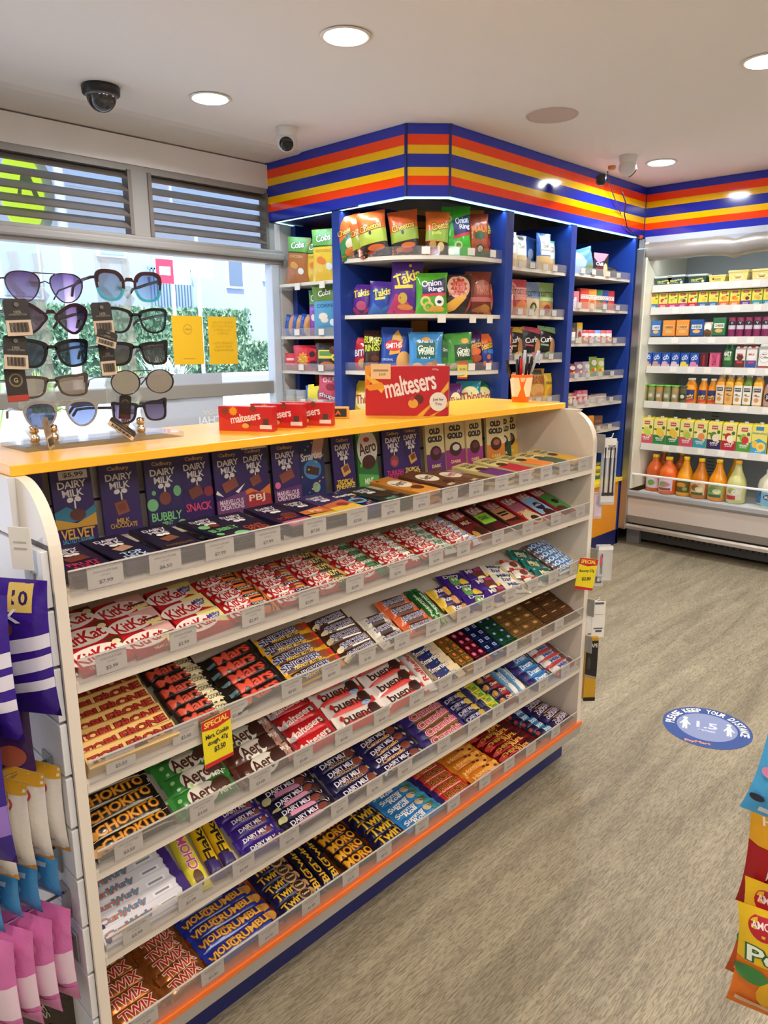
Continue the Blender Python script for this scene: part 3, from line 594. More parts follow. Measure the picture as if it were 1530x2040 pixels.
# tier: list of (x0, x1, description, base colour, artwork, options)
# options: n rows, p pitch, h height of face, d thickness, c columns, v turned on end, yaw, foil, y0 start, s shape
def st(x0, x1, desc, base, art, **o): return (x0, x1, desc, base, art, o)
CHK = 'e -.42 0 .5 .86 W;t KitKat -.42 0 .42 .62 R 6;'
STAND = {
2: [st(.462, .56, 'red wafer bar with white oval', 'R', 'p .35 1 1 .2 1 1 E;e -.15 .1 1.1 .72 W;t KitKat -.12 .12 .86 .46 R 6;r 0 -.78 1 .18 c01820;t Have_a_break -.1 -.78 .6 .12 W;e .8 .55 .16 .2 C', s='box', n=3, p=.056, h=.062, d=.011, yaw=3),
    st(.562, .662, 'red wafer bar with pink and cream corner', 'R', 'p -.1 1 .1 .25 1 -.2 1 1 d9a9a0;p .3 -1 .45 -.3 1 -.5 1 -1 C;e -.25 .1 .95 .66 W;t KitKat -.22 .1 .74 .44 R 6;r .55 .05 .35 .08 N;r .6 -.25 .32 .14 y;r 0 -.85 1 .2 a81018;t NEAPOLITAN .2 -.85 .45 .12 C', s='box', n=3, p=.055, h=.062, d=.011, yaw=4),
    st(.665, .768, 'red wafer bar with cream half', 'R', 'p 0 1 .1 0 1 -.6 1 1 y;p -.4 -.6 -.1 -.2 .3 -.7 a01018;e -.28 .05 .9 .7 W;t KitKat -.25 .05 .7 .46 R 6;t Milky .6 .35 .3 .2 B 8;t bar .62 .12 .2 .18 B 8', s='box', n=3, p=.055, h=.062, d=.011, yaw=3),
    st(.772, .882, 'red wafer bar with orange end', 'R', CHK + 'p .1 1 .05 -1 1 -1 1 1 d8702a;r .38 .3 .42 .26 K;t CHUNKY .38 .3 .36 .2 W;r .4 -.35 .3 .12 K;p .7 1 .6 -1 .66 -1 .76 1 K;p .85 1 .75 -1 .81 -1 .91 1 K'),
    st(.885, .99, 'red wafer bar with brown wafer end', 'R', CHK + 'p .15 1 .1 -1 1 -1 1 1 9c1016;r .45 .35 .5 .3 D;t CHUNKY .45 .35 .44 .22 W;p .3 -.1 .3 -.7 .9 -.7 .9 -.1 c58a4a;r .6 -.4 .6 .07 E'),
    st(.993, 1.10, 'red wafer bar with dark nutty end', 'R', CHK + 'p .12 1 .06 -1 1 -1 1 1 2d2119;t HAZEL .38 .42 .4 .3 y;t NUTTY .4 -.2 .4 .3 y;e .8 -.1 .25 .7 A'),
    st(1.105, 1.215, 'red wafer bar with green end', 'R', CHK + 'p .12 1 .06 -1 1 -1 1 1 2f6a38;t CHUNKY .38 .1 .42 .34 W;e .8 -.1 .26 .7 N;e .82 -.1 .14 .4 8fae4a'),
    st(1.22, 1.345, 'red wafer bar with white splash end', 'R', CHK + 's .42 0 .36 .9 W;t COOKIE .42 0 .26 .3 N;p .68 1 .62 -1 1 -1 1 1 3b2418;e .84 0 .2 .5 A'),
    st(1.35, 1.475, 'red wafer bar with pale green end', 'R', CHK + 'p .1 1 .04 -1 1 -1 1 1 c9d2c0;t Aero .45 0 .36 .6 2c5a44;e .84 .2 .14 .4 5b8a5a;e .8 -.5 .1 .3 W'),
    st(1.48, 1.585, 'red wafer bar with blue speckled end', 'R', CHK + 'p .1 1 .04 -1 1 -1 1 1 dfe3ea;t Cookie .42 .1 .4 .5 2f5aa0;e .85 -.1 .22 .7 A;e .6 -.6 .1 .3 A'),
    st(1.60, 1.68, 'dark red wafer block with hazelnut picture', '6a141c', 'e 0 .6 .9 .34 a5222a;t KitKat 0 .6 .7 .2 W 8;t MILK 0 .1 .5 .1 C;e .3 -.5 .5 .3 N;e -.4 -.6 .3 .2 A', s='box', n=1, h=.16, d=.011, yaw=2),
    st(1.69, 1.77, 'dark wafer block with lime green label', '3a1418', 'e 0 .6 .9 .34 8c1c24;t KitKat 0 .6 .7 .2 W 8;r 0 .05 .8 .3 L;t DARK 0 .1 .5 .1 K;e .2 -.6 .6 .3 5a1418', s='box', n=1, h=.16, d=.011, yaw=2),
    st(1.78, 1.86, 'brown wafer block with tan label', '3a1416', 'e 0 .6 .9 .34 8c1c24;t KitKat 0 .6 .7 .2 c9b0a8 8;r 0 .02 .8 .36 c08a5c;r 0 .1 .6 .05 K;r 0 -.05 .5 .04 K;p -1 -.4 1 -.6 1 -.9 -1 -.7 7a2418', s='box', n=1, h=.16, d=.011, yaw=2),
    st(1.87, 1.95, 'wafer block with pink and caramel lower half', 'R', 'e 0 .6 .9 .34 8c1c24;t KitKat 0 .6 .7 .2 W 8;r 0 .1 .9 .28 b0647c;t CARAMEL 0 -.2 .8 .1 y;e .1 -.6 .9 .4 d8c49a;e .2 -.7 .5 .2 N', s='box', n=1, h=.16, d=.011, yaw=2),
    st(1.96, 2.04, 'wafer block with pale blue cookie picture', '8c1420', 'e 0 .65 .9 .3 a5222a;t KitKat 0 .65 .7 .18 W 8;r 0 -.05 .95 .55 8fb8dc;e .1 -.1 .6 .26 D;t Cookie 0 -.02 .5 .08 W;e .2 -.6 .6 .26 N', s='box', n=1, h=.16, d=.011, yaw=2),
    st(2.05, 2.13, 'wafer block with green mint lower half', '8c1420', 'e -.1 .65 .9 .3 b52a32;t KitKat -.1 .65 .7 .18 W 8;r .2 -.15 .9 .6 4a8a3a;e .3 -.1 .4 .16 K;e -.2 -.7 .7 .3 4a2018', s='box', n=1, h=.16, d=.011, yaw=2)],
3: [st(.455, .63, 'long beige triangular bar with red lettering', 'dcb56a', 'p -.1 -.7 .12 .75 .3 -.7 4a2a1e;t TOBLERONE 0 0 .96 .5 a8281c 2 5c1710;r 0 .98 1 .05 b58c44', n=7, p=.0245, h=.034, d=.026, s='box'),
    st(.645, .76, 'black bar with cookie end and red lettering', '1b1614', 't Mars -.25 0 .62 .62 d8553c 3 6e1a12;s .55 .1 .4 .95 C;t COOKIE .55 .1 .28 .26 K', n=6, p=.028),
    st(.765, .905, 'black bar with large red lettering', '17120f', 't Mars 0 0 .66 .72 e0503a 3 7a1c12;r -.8 -.3 .12 .2 4d6c70', n=5, p=.03, yaw=6),
    st(.91, 1.065, 'yellow ended bar with blue lettering', 'e3a51c', 'p -.85 .85 -.8 -.85 .45 -.85 .5 .85 3a2016;t SNICKERS -.18 .14 .74 .5 27357c 2 W;t PEANUT_BUTTER -.05 -.45 .5 .2 Y;e .62 .1 .2 .6 8a4a24;p .75 .8 .7 -.1 .98 -.1 .98 .8 c32a1e', n=5, p=.031, d=.02),
    st(1.07, 1.185, 'brown nut bar with blue lettering', '46281a', 't SNICKERS -.05 .05 .74 .44 27357c 2 W;r .2 -.55 .5 .1 W;e -.85 -.3 .14 .4 C', n=5, p=.03),
    st(1.19, 1.28, 'white nut bar with blue lettering', 'ded6c6', 'p -.5 .85 -.5 -.85 .45 -.85 .45 .85 3a2016;t SNICKERS 0 .05 .74 .42 27357c 2 W;e .75 0 .24 .5 A', n=3, p=.034),
    st(1.285, 1.395, 'orange nut bar with blue lettering', 'd8683c', 'p -.6 .8 -.6 -.8 .5 -.8 .6 .8 4a2618;t SNICKERS 0 .05 .74 .42 27357c 2 W', n=4, p=.034),
    st(1.40, 1.445, 'slim dark green mint bar lying lengthwise', '1f6e34', 't Peppermint 0 .3 .6 .5 d8e8c8;t CRISP 0 -.5 .4 .3 W;e -.8 0 .2 .6 8fae6a', v=1, c=2, n=1, h=.022, p=.14, L=.15),
    st(1.46, 1.54, 'small gold and purple caramel bar', '3b2460', 'p -1 1 -.3 1 -.7 -1 -1 -1 e0b93a;t Roast 0 .2 .6 .4 W;e .5 -.2 .4 .7 A', n=3, p=.038, h=.042),
    st(1.55, 1.645, 'small purple block with green frog picture', '3a1d7a', 't Dairy 0 .45 .6 .3 W;e 0 -.2 .36 .7 5d9c48;e -.06 0 .1 .2 W;e .2 0 .1 .2 W;e .7 -.5 .4 .5 e0b93a', n=3, p=.05, h=.056, d=.012, yaw=-10),
    st(1.65, 1.735, 'purple wrapped cake bar with brown picture', '42257e', 't MILK -.1 .45 .6 .32 W;e .3 -.1 .6 .6 6b3424;r .5 .6 .4 .2 c2357a;e .3 -.75 .4 .3 C', n=3, p=.048, h=.052, d=.012, yaw=-10),
    st(1.74, 1.83, 'small white bar with blue lettering', 'e8e0c8', 't Milky 0 .3 .6 .34 2b3f88;t bar 0 -.3 .4 .34 2b3f88;e .75 0 .2 .6 d8b878;p -1 -.5 -.6 -1 -1 -1 Y', n=3, p=.045, h=.048, d=.011, yaw=-14),
    st(1.835, 1.90, 'small white block with red corner', 'ece6dc', 'p -1 1 -1 .3 1 .5 1 1 c82a22;e .2 -.1 .5 .5 6b3a24;t kinder -.1 .7 .6 .2 W', n=3, p=.043, h=.046, d=.011, yaw=-18),
    st(1.905, 1.99, 'teal mint block with white lettering', '1f7d74', 'e 0 0 .8 .8 17584f;t Mint 0 .15 .5 .3 C;t Crisp 0 -.3 .5 .26 C;e -.8 .7 .1 .1 W;e .8 -.7 .1 .1 W;e .75 .7 .1 .1 W', n=3, p=.052, h=.056, d=.012, yaw=-20, s='bag'),
    st(2.0, 2.12, 'white and blue coconut bar', 'e4ebee', 'p -.9 .8 .9 .8 .75 -.8 -.8 -.8 2f7fc2;t BOUNTY 0 .02 1 .62 e9f2f6 2 1a3f86;e -.9 .5 .16 .5 6a4a3a', n=6, p=.024, h=.034)],
4: [st(.455, .61, 'black bar with golden block lettering', '15110e', 't CHOKITO .06 .1 .84 .56 d99326 3 6e3c10;r .1 -.62 .9 .06 b7a98a;r .0 .78 1 .03 C;e -.86 -.2 .14 .5 A', n=5, p=.031, h=.04),
    st(.625, .76, 'green bubble chocolate bar', '2f7a30', 'e -.05 0 .5 .95 ded8c8;t Aero -.05 .05 .48 .56 4a2116 4;e .1 -.5 .06 .2 N;e -.3 -.55 .05 .14 L;e .6 .1 .34 .6 4a2a1c;t MINT .65 -.55 .26 .22 d8e6c8;e -.75 .3 .06 .16 8fbf7a;e -.7 -.4 .05 .12 8fbf7a', n=4, p=.042, h=.052),
    st(.765, .91, 'brown bubble chocolate bar', '4a2419', 'e -.05 0 .46 .95 ded8c8;t Aero -.05 .05 .44 .56 4a2116 4;e .1 -.5 .06 .2 N;e -.3 -.55 .05 .14 N;e .5 .1 .32 .6 3a190f;p .7 .9 .66 -.9 1 -.9 1 .9 b98a78;t MILK .84 .4 .2 .2 W', n=4, p=.042, h=.052),
    st(.925, 1.045, 'red bar with white slanted lettering', 'c21a20', 't Maltesers -.15 0 .85 .42 e9d6cc 8;e .68 .1 .2 .5 5a2a1c;e -.85 -.5 .12 .3 b0b0b0;p -1 1 -.6 1 -1 0 8e1218', n=5, p=.037, h=.044),
    st(1.05, 1.20, 'white and red wafer bar, left column', 'e4dcd2', 'p -1 -1 1 -1 1 .1 .7 .2 .4 0 .1 .15 -.2 -.1 -.5 -.15 -1 -.5 cc2a1c;t bueno -.12 .18 .62 .5 3a1a12;e -.72 .35 .08 .26 c22;e .62 .2 .28 .7 3a1a12;e .5 -.5 .2 .2 7aa0c8'.replace('c22', 'c22a22'), n=4, p=.041, h=.05),
    st(1.205, 1.36, 'white and red wafer bar, right column', 'ece2da', 'p -1 -1 1 -1 1 .35 .7 .1 .4 .1 .1 -.05 -.2 -.1 -.5 -.35 -1 -.5 cc2a1c;t bueno -.12 .2 .6 .46 3a1a12;e .6 .25 .3 .7 3a1a12;e .8 -.5 .2 .3 W', n=4, p=.041, h=.05, yaw=3),
    st(1.362, 1.405, 'slim white coconut bar with red lettering', 'ece4dc', 't Raffaello .1 .1 .7 .5 c23a3a;e .7 -.4 .3 .5 d9cbb0', v=1, c=1, n=1, h=.036, p=.14, L=.15),
    st(1.415, 1.515, 'cream and navy bar with speckled lettering', 'e0cba0', 'p -1 1 -1 -1 .3 -1 .1 1 1d2c66;t Smarties -.25 0 .8 .44 f0ead8 4 1d2c66;e -.8 .5 .05 .12 R;e -.6 -.6 .05 .12 Y;e -.1 .7 .05 .12 S;e .1 -.7 .05 .12 L;e -.85 -.3 .05 .12 O', n=5, p=.034, h=.042, s='box', d=.014),
    st(1.52, 1.575, 'small gold cube chocolate with orange dot', 'b58a3c*', 'e 0 0 .6 .6 E;e 0 0 .45 .45 d8752a', n=6, p=.027, h=.026, d=.02, s='box', c=2),
    st(1.582, 1.64, 'small maroon cube chocolate with pink dot', '6e1426*', 'e 0 0 .55 .55 c84a72;e 0 0 .3 .3 d98aa8', n=6, p=.027, h=.026, d=.02, s='box', c=2),
    st(1.645, 1.71, 'small blue cube chocolate with white square', '1a2c6a*', 'r 0 0 .42 .42 c9d2e4;r 0 0 .3 .3 3a5aa0', n=6, p=.028, h=.027, d=.02, s='box', c=2),
    st(1.715, 1.79, 'small green cube chocolate with dark square', '1f5c34*', 'r 0 0 .5 .5 1b2c5a;e 0 0 .3 .3 8fb0d0', n=5, p=.029, h=.028, d=.02, s='box', c=2),
    st(1.80, 1.965, 'gold foil square chocolate, left block', '9c7440*', 'r 0 0 .6 .6 6e4a26;e 0 0 .4 .3 b08a50', n=4, p=.035, h=.034, d=.012, s='box', c=3),
    st(1.97, 2.145, 'bronze foil square chocolate, right block', '7a5432*', 'r 0 0 .7 .6 4a2e1c;r 0 .2 .5 .1 A', n=5, p=.036, h=.035, d=.012, s='box', c=3)],
5: [st(.455, .645, 'long white bar with curly orange and blue letters', 'd9d8de', 't Curly -.62 0 .34 .5 d46a3c 0 4a9cb8;t Wurly -.2 0 .3 .5 3f93b4 0 b8542c;r .45 0 .22 .3 e9e8ec;r .45 0 .16 .12 8a8a94;e -.9 -.3 .06 .4 P;p .78 1 .82 .5 .78 0 .82 -.5 .78 -1 1 -1 1 1 3a1f6e', n=6, p=.0265, h=.036, d=.012, s='box', pads=1),
    st(.65, .695, 'yellow bar lying lengthwise with pink lettering', 'd8cc3c', 't CHOMP .1 0 .6 .6 d0487c 0 W;e -.7 0 .2 .5 E', v=1, c=1, n=1, h=.04, p=.14, L=.17),
    st(.698, .765, 'yellow and purple flaked chocolate stick', 'e2b81e', 't Flake .1 .05 .6 .6 2a1c1a 0;p -1 1 -1 -1 -.55 -1 -.4 1 2f1c60;p .85 1 .85 -1 1 -1 1 1 2f1c60', v=1, c=2, n=1, h=.03, p=.14, L=.17, d=.022),
    st(.77, .875, 'round purple chocolate roll with cream dots', '38207e', 't DAIRY_MILK -.05 .15 .62 .34 W 2;t CHOC_ROLL .1 -.35 .4 .16 A;e .52 -.1 .14 .4 7a3a2a;e .78 .2 .1 .26 b9c48a', n=6, p=.026, h=.03, d=.024),
    st(.885, 1.035, 'dark bar with pink label and milk glass', '191330', 't DAIRY_MILK -.2 .3 .56 .34 e6dfe8 2;r -.1 -.35 .46 .26 c87a98;e .45 .1 .2 .5 7a3a2a;p .6 .9 .72 .2 .66 .9 W;p .8 .9 .74 .2 .88 .8 W;e .72 -.4 .2 .5 N;e -.85 -.5 .14 .5 b9b47a', n=5, p=.03),
    st(1.045, 1.185, 'dark purple milk chocolate bar', '191440', 't DAIRY_MILK -.15 .2 .62 .38 e6dfe8 2;t CHOCOLATE -.05 -.4 .46 .2 A;e .55 .1 .2 .6 7a3a2a;e .8 .2 .1 .3 b9b47a', n=5, p=.03, yaw=2),
    st(1.19, 1.355, 'dark purple caramel bar with gold script', '1d1646', 't DAIRY_MILK -.2 .3 .56 .34 e6dfe8 2;t Caramello -.15 -.35 .5 .28 d8a04a;e .5 .1 .2 .6 7a3a2a;e .82 0 .1 .3 b9b47a', n=5, p=.03, yaw=3),
    st(1.365, 1.54, 'gold and purple bar with pink bubble letters', '8a5a34', 'p -1 1 -1 -1 -.62 -1 -.7 1 2a1a66;p .8 1 .8 -1 1 -1 1 1 2a1a66;t Crunchie .08 .05 .8 .62 c83a5a 2 eac9c4', n=5, p=.031, h=.038, d=.024),
    st(1.545, 1.635, 'dark bar with yellow banana bunch', '1d1646', 't DAIRY_MILK -.2 .2 .66 .34 c9c4dc 2;e .5 .1 .3 .6 c9a83a;e .8 -.3 .2 .4 d8c060', n=5, p=.028),
    st(1.638, 1.705, 'slim yellow and green bar', 'd2c435', 'p -1 1 -1 -1 -.5 -1 -.6 1 2a2a5a;t Time 0 0 .4 .5 3a7a34;e .6 0 .3 .7 L;e .85 .2 .2 .5 D', n=5, p=.028),
    st(1.71, 1.785, 'slim red and navy bar', '8c1c2c', 'p -1 1 -1 -1 -.3 -1 -.1 1 1d1640;t Cherry .3 0 .5 .4 C;e -.7 0 .2 .5 A', n=4, p=.032, h=.038),
    st(1.79, 1.865, 'pale blue creamy bar lying lengthwise', '6aa2cc', 't Cookies 0 .3 .5 .34 W;t Cream 0 -.3 .4 .3 W;e .6 0 .3 .6 D;e -.6 0 .3 .6 W', v=1, c=2, n=1, h=.036, p=.14, L=.17),
    st(1.875, 1.995, 'blue and white dream bar', '3f80bc', 'p -1 1 -1 -1 -.6 -1 -.5 1 2b1f66;t Dream .05 .05 .5 .5 e4eef6 2;e .72 0 .22 .6 D;e .85 .3 .14 .3 W', n=5, p=.032, h=.038, d=.024),
    st(2.005, 2.14, 'silver and red milk bar with brown picture', 'c9c9cf', 'p -1 -.2 1 -.2 .6 -1 -1 -1 b02a24;t Milky 0 .1 .5 .44 2b4f98;e .6 .1 .3 .7 5b3a28;e -.7 .2 .2 .5 W', n=5, p=.03)],
6: [st(.462, .565, 'copper foil twin bar with red letters, left column', 'b06a34*', 't TWIX 0 0 .72 .6 a8201c 2 e8d0b8', n=5, p=.034, h=.042, d=.02),
    st(.57, .665, 'copper foil twin bar with red letters, right column', 'b06a34*', 't TWIX .05 0 .76 .62 a8201c 4 e8d0b8', n=6, p=.029, h=.04, d=.02, yaw=3),
    st(.67, .85, 'blue bar with yellow lettering', '1f2e8c', 't VIOLET -.55 .05 .36 .46 e8b04a 3 7a4418;t CRUMBLE .22 .05 .62 .5 e8b04a 3 7a4418;e .88 .2 .16 .6 A;r -.3 -.7 .6 .08 8fa0d0', n=5, p=.034, h=.042, d=.024),
    st(.865, .97, 'navy bar with yellow twirl and gold caramel disc', '171440', 't Twirl -.3 .1 .5 .56 e0b21c 4;e .45 0 .34 .85 b08a54;e .45 0 .26 .64 3a2118;t Caramel .45 0 .2 .16 C;e .88 .1 .14 .6 b98a5a', n=5, p=.031, h=.036),
    st(.975, 1.06, 'long navy bar lying lengthwise with yellow letters', '15132e', 't BIG -.5 0 .3 .6 d9a91c;t Twirl .2 0 .5 .55 d9a91c;e .85 0 .2 .6 6e1c20', v=1, c=3, n=1, h=.028, p=.14, L=.18, d=.02),
    st(1.065, 1.17, 'black bar with orange and yellow lettering', '13100f', 't MORO 0 0 .84 .66 e0a620 3 8c3c14', n=5, p=.033, h=.042),
    st(1.18, 1.28, 'navy bar with thick yellow swirl lettering', '14123a', 't Twirl -.02 .05 .8 .66 e0b21c 4 15122e;e .8 .4 .12 .3 7a4a2a', n=5, p=.033, h=.042),
    st(1.285, 1.435, 'bright blue coconut bar with white letters', '2a7abc', 't Summer -.35 .2 .5 .34 e8e8e0 6;t Roll -.25 -.35 .3 .28 e8e8e0 6;e .35 .2 .2 .5 c9b890;e .62 .35 .2 .5 4a6a54;e .78 -.3 .3 .4 2e8f94', n=5, p=.031, h=.044),
    st(1.44, 1.57, 'red peanut bar with yellow outlined lettering', 'b52a24', 'p -1 1 -1 -1 -.75 -1 -.8 1 25165a;t PICNIC .05 .05 .66 .5 4a1a10 3 d99a2a;r .2 -.6 .5 .06 d8a090', n=5, p=.031),
    st(1.575, 1.725, 'orange honeycomb bar', 'd27a20', 't Honey -.4 -.2 .4 .4 f0c070 4;e .3 0 .4 .7 e8a040;e .2 .3 .1 .2 5a2a14;e .5 -.3 .1 .2 5a2a14;e .7 .3 .14 .3 f2bc5c;e 0 .4 .08 .2 5a2a14', n=5, p=.033, h=.044),
    st(1.73, 1.93, 'crimson bar with gold lettering and cherries', '8c1620*', 't CHERRY -.3 .2 .5 .36 d9a43c 3;t RIPE .2 -.3 .3 .36 d9a43c 3;e .6 .1 .2 .6 3a0c10;e -.8 -.2 .16 .5 b03a2c', n=5, p=.031),
    st(1.94, 2.02, 'pale blue and navy energy bar', '3a83b4', 'p -1 1 -1 -1 -.3 -1 0 1 14163c;t boost .3 0 .5 .5 d8e4ec 2;e -.8 .2 .1 .4 b04030', n=5, p=.029),
    st(2.03, 2.145, 'dark purple bar with white block lettering', '2c1236', 't TURKISH 0 .3 .7 .3 d9d2e0 3;t DELIGHT 0 -.2 .7 .26 d9d2e0 3;p -1 1 -1 -1 -.7 -1 -.8 1 1a1450;r .3 -.75 .6 .06 A', n=4, p=.036, h=.042)]}
for tier, stacks in STAND.items():
    z0, sl = TIERS[tier]; s = RAD(sl); up = Vector((0, math.cos(s), math.sin(s))); nrm = Vector((0, -math.sin(s), math.cos(s)))
    for x0, x1, desc, base, art, o in stacks:
        n, p, cols, v = o.get('n', 5), o.get('p', .031), o.get('c', 1), o.get('v', 0)
        h, d, shp = o.get('h', .037), o.get('d', .024), o.get('s', 'bar')
        cw = (x1-x0)/cols
        if v: w, h = o['L'], min(h, cw*1.02)
        else: w = cw*(.985 if shp == 'box' else 1.03)
        if tier == 6 and o.get('s') is None: d *= 1.1
        me = pack(shp, w, h, d, base, art); me.name = desc.split()[0] + '_wrapper'
        name = 'chocolate_block' if h > .1 else ('chocolate_cube' if 'cube' in desc or 'square' in desc else 'chocolate_bar')
        k = 0; colname = ['left', 'middle', 'right'] if cols == 3 else ['left', 'right']
        for r in range(n):
            for c in range(cols):
                j = rnd.uniform
                if v: t = (h if 0 else w)/2 + .004; xx = x0 + cw*(c+.5); rot = PI/2 + RAD(j(-3, 3) - 8); M0 = RY(-rot)
                else: t = h/2 + .004 + r*p; xx = x0 + cw*(c+.5) + (j(-.0045, .0045) if shp == 'bar' else j(-.002, .002)); M0 = RY(-RAD(o.get('yaw', 0) + (j(-3, 3) if shp == 'bar' else j(-1.5, 1.5))))
                if name == 'chocolate_block': t = w*.5+.07
                lift = d/2 + .0008
                if p < h*.95 and not v and name == 'chocolate_bar': lift += .004
                pos = Vector((xx, YF + .004, z0)) + up*t + nrm*lift
                tilt = RX(-PI/2 + s + (RAD(7) if p < h*.95 and not v else 0))
                M = Matrix.Translation(pos) @ tilt @ M0 @ TR(0, 0, -h/2)
                lab = desc
                if cols > 1: lab += f', {colname[c]} ' + ('one' if n == 1 else 'file')
                if n > 1: lab += (',' if cols == 1 else '') + f' {ORD[r]}'
                lab += f' on {TN[tier]}'
                put(name, me, M, lab, 'chocolate bar' if 'block' not in name else 'chocolate block', f'{desc.split(",")[0]}s on the {TN[tier]}')
# ---- top display: blocks standing against the back, blocks lying in front
def dm(extra, top=''): return f't Cadbury 0 .72 .56 .065 c9a04a 0;t DAIRY 0 .52 .7 .085 W 2;t MILK 0 .32 .52 .085 W 2;e -.18 .16 .16 .06 W 20;e .2 .17 .16 .06 W -20;r .03 .05 .04 .1 W;' + extra + top
OG = lambda c, c2: f'r 0 -.6 1 .42 {c};t OLD 0 .62 .6 .115 2a2018 0 2a2018;t GOLD 0 .34 .8 .115 2a2018 0 2a2018;e 0 -.16 .62 .26 3a1c12;e .05 -.1 .36 .12 {c2};t DARK 0 -.62 .5 .06 y'
BLK = [(.500, 'partly hidden purple block at left end of row', 'P', dm('t MILK 0 -.7 .5 .08 W')),
 (.590, 'purple block with gold velvet lettering and price sticker', 'P', dm('p -1 -.1 -.4 .02 .3 -.2 1 0 1 -.3 -1 -.4 2f7a96;p -1 -.25 0 -.4 1 -.2 1 -.5 -1 -.5 c99a34;e .1 -.2 .4 .14 5b2c20;t VELVET 0 -.64 .84 .12 d8a848;t SALTED_CARAMEL 0 -.8 .8 .05 4d9cc0;', 'r .1 .74 .7 .1 d8d2c8;t $5.99 .1 .74 .5 .06 3a3633')),
 (.692, 'purple block with gold milk chocolate lettering', '35205e', dm('r 0 -.24 .32 .16 8a4c34 14;r 0 -.24 .2 .09 7a3f2a 14;t MILK 0 -.56 .34 .06 c9a04a;t CHOCOLATE 0 -.68 .7 .06 c9a04a')),
 (.785, 'purple block with green bubbles and bubbly lettering', '2a1c56', dm('e 0 -.16 .32 .17 7a3f2e;e -.72 -.3 .3 .16 76b87e;e .7 .0 .22 .14 76b87e;e -.6 0 .12 .06 76b87e;t BUBBLY 0 -.62 .84 .11 7cc47c;t MINT 0 -.8 .3 .05 7cc47c;e .8 -.85 .24 .1 76b87e')),
 (.872, 'purple block with pink snack lettering', 'P', dm('r -.1 -.16 .4 .14 7a3f2e 20;e .7 -.18 .3 .14 8c2c3c;t SNACK 0 -.56 .8 .11 d8486c')),
 (.952, 'purple block with pink striped lower panel', 'P', dm('r 0 -.1 .5 .14 8a4834 20;p -1 -.5 1 -.3 1 -1 -1 -1 6d3a70;p .3 -.3 1 -.1 .5 -.35 W;p -.9 -.2 -.5 -.4 -1 -.3 W;t MARVELLOUS 0 -.56 .8 .07 e4cfd8;t CREATIONS 0 -.7 .8 .07 e4cfd8')),
 (1.032, 'purple block with orange splash and white banner', 'P', dm('r 0 -.1 .36 .13 8a4834 20;p -1 -.4 -.4 -.3 .2 -.45 1 -.25 1 -1 -1 -1 d0722c;p -1 -.5 -.2 -.42 1 -.55 1 -.85 -1 -.9 a02c34;t PBJ 0 -.62 .56 .12 f0d8c0;', 'r 0 .9 1 .11 e4e0d8;t WIN -.4 .88 .34 .06 2c1c50')),
 (1.118, 'purple block with creations lettering beside speckled block', 'P', dm('r 0 -.1 .5 .14 8a4834 20;e -.7 -.35 .2 .1 d86a8a;p -1 -.5 1 -.4 1 -1 -1 -1 5a2c64;t MARVELLOUS 0 -.6 .8 .07 e4cfd8;t CREATIONS 0 -.74 .8 .07 e4cfd8')),
 (1.212, 'navy block with rainbow speckles', '16245c', 'r .62 .75 .4 .5 c99a84 -16;t Smarties 0 .36 .88 .14 W 6;e 0 -.06 .7 .3 3f86c0;r 0 -.1 .5 .12 4a2418 -16;e .2 -.62 .3 .16 8fae8a;' + ';'.join(f'e {((i*37)%19)/10-.9:.2f} {((i*53)%20)/10-.95:.2f} .05 .025 {"RYSLOk"[i%6]}' for i in range(34))),
 (1.312, 'purple block with yellow pineapple lettering, left one', 'P', dm('r .1 -.22 .36 .16 c9a04a 20;r .12 -.18 .24 .09 7a3f2a 20;t TROPICAL 0 -.58 .76 .08 e8c83c;t PINEAPPLE 0 -.72 .84 .08 e8c83c')),
 (1.412, 'green bubble chocolate block with white splash', '2c6e38', 'e .05 .32 1 .62 e4e0d0;e 0 .62 .3 .08 b52a2a;t Aero .05 .36 .86 .2 4a1f18 8;e .1 -.12 .66 .24 4a2618;t MINT 0 -.72 .44 .1 e4efd8;p -1 -.45 1 -.6 1 -1 -1 -1 54a04a;t MINT 0 -.74 .44 .1 e4efd8;e -.7 .8 .1 .05 L;e .6 .85 .14 .06 L;e -.7 -.2 .12 .06 L'),
 (1.505, 'purple block with magenta delight lettering', 'P', dm('e 0 -.2 .4 .2 8a4034;e 0 -.24 .26 .1 b8405c;t TURKISH 0 -.58 .76 .08 d03c6c;t DELIGHT 0 -.74 .76 .08 d03c6c')),
 (1.592, 'purple block with yellow pineapple lettering, right one', 'P', dm('r .1 -.22 .36 .16 c9a04a 20;r .12 -.18 .24 .09 7a3f2a 20;t TROPICAL 0 -.6 .76 .07 e8c83c;t PINEAPPLE 0 -.74 .8 .07 e8c83c')),
 (1.688, 'cream block with violet base, leftmost cream one', 'dccf96', OG('5c2a6e', '7a3a5c')),
 (1.798, 'cream block with magenta base and white filling', 'dccf96', OG('8c2c6a', 'e0dcd0')),
 (1.882, 'cream block with magenta base, right of white filling one', 'dccf96', OG('94307a', '6a2430')),
 (1.985, 'cream block with orange base', 'dccf96', OG('c9782a', 'a05a3a')),
 (2.045, 'cream block with dark green base behind the orange one', 'dccf96', OG('1d4a34', 'e0dcd0')),
 (2.112, 'cream block with yellow base at the right end', 'dccf96', OG('d8ac34', '8a5a3a'))]
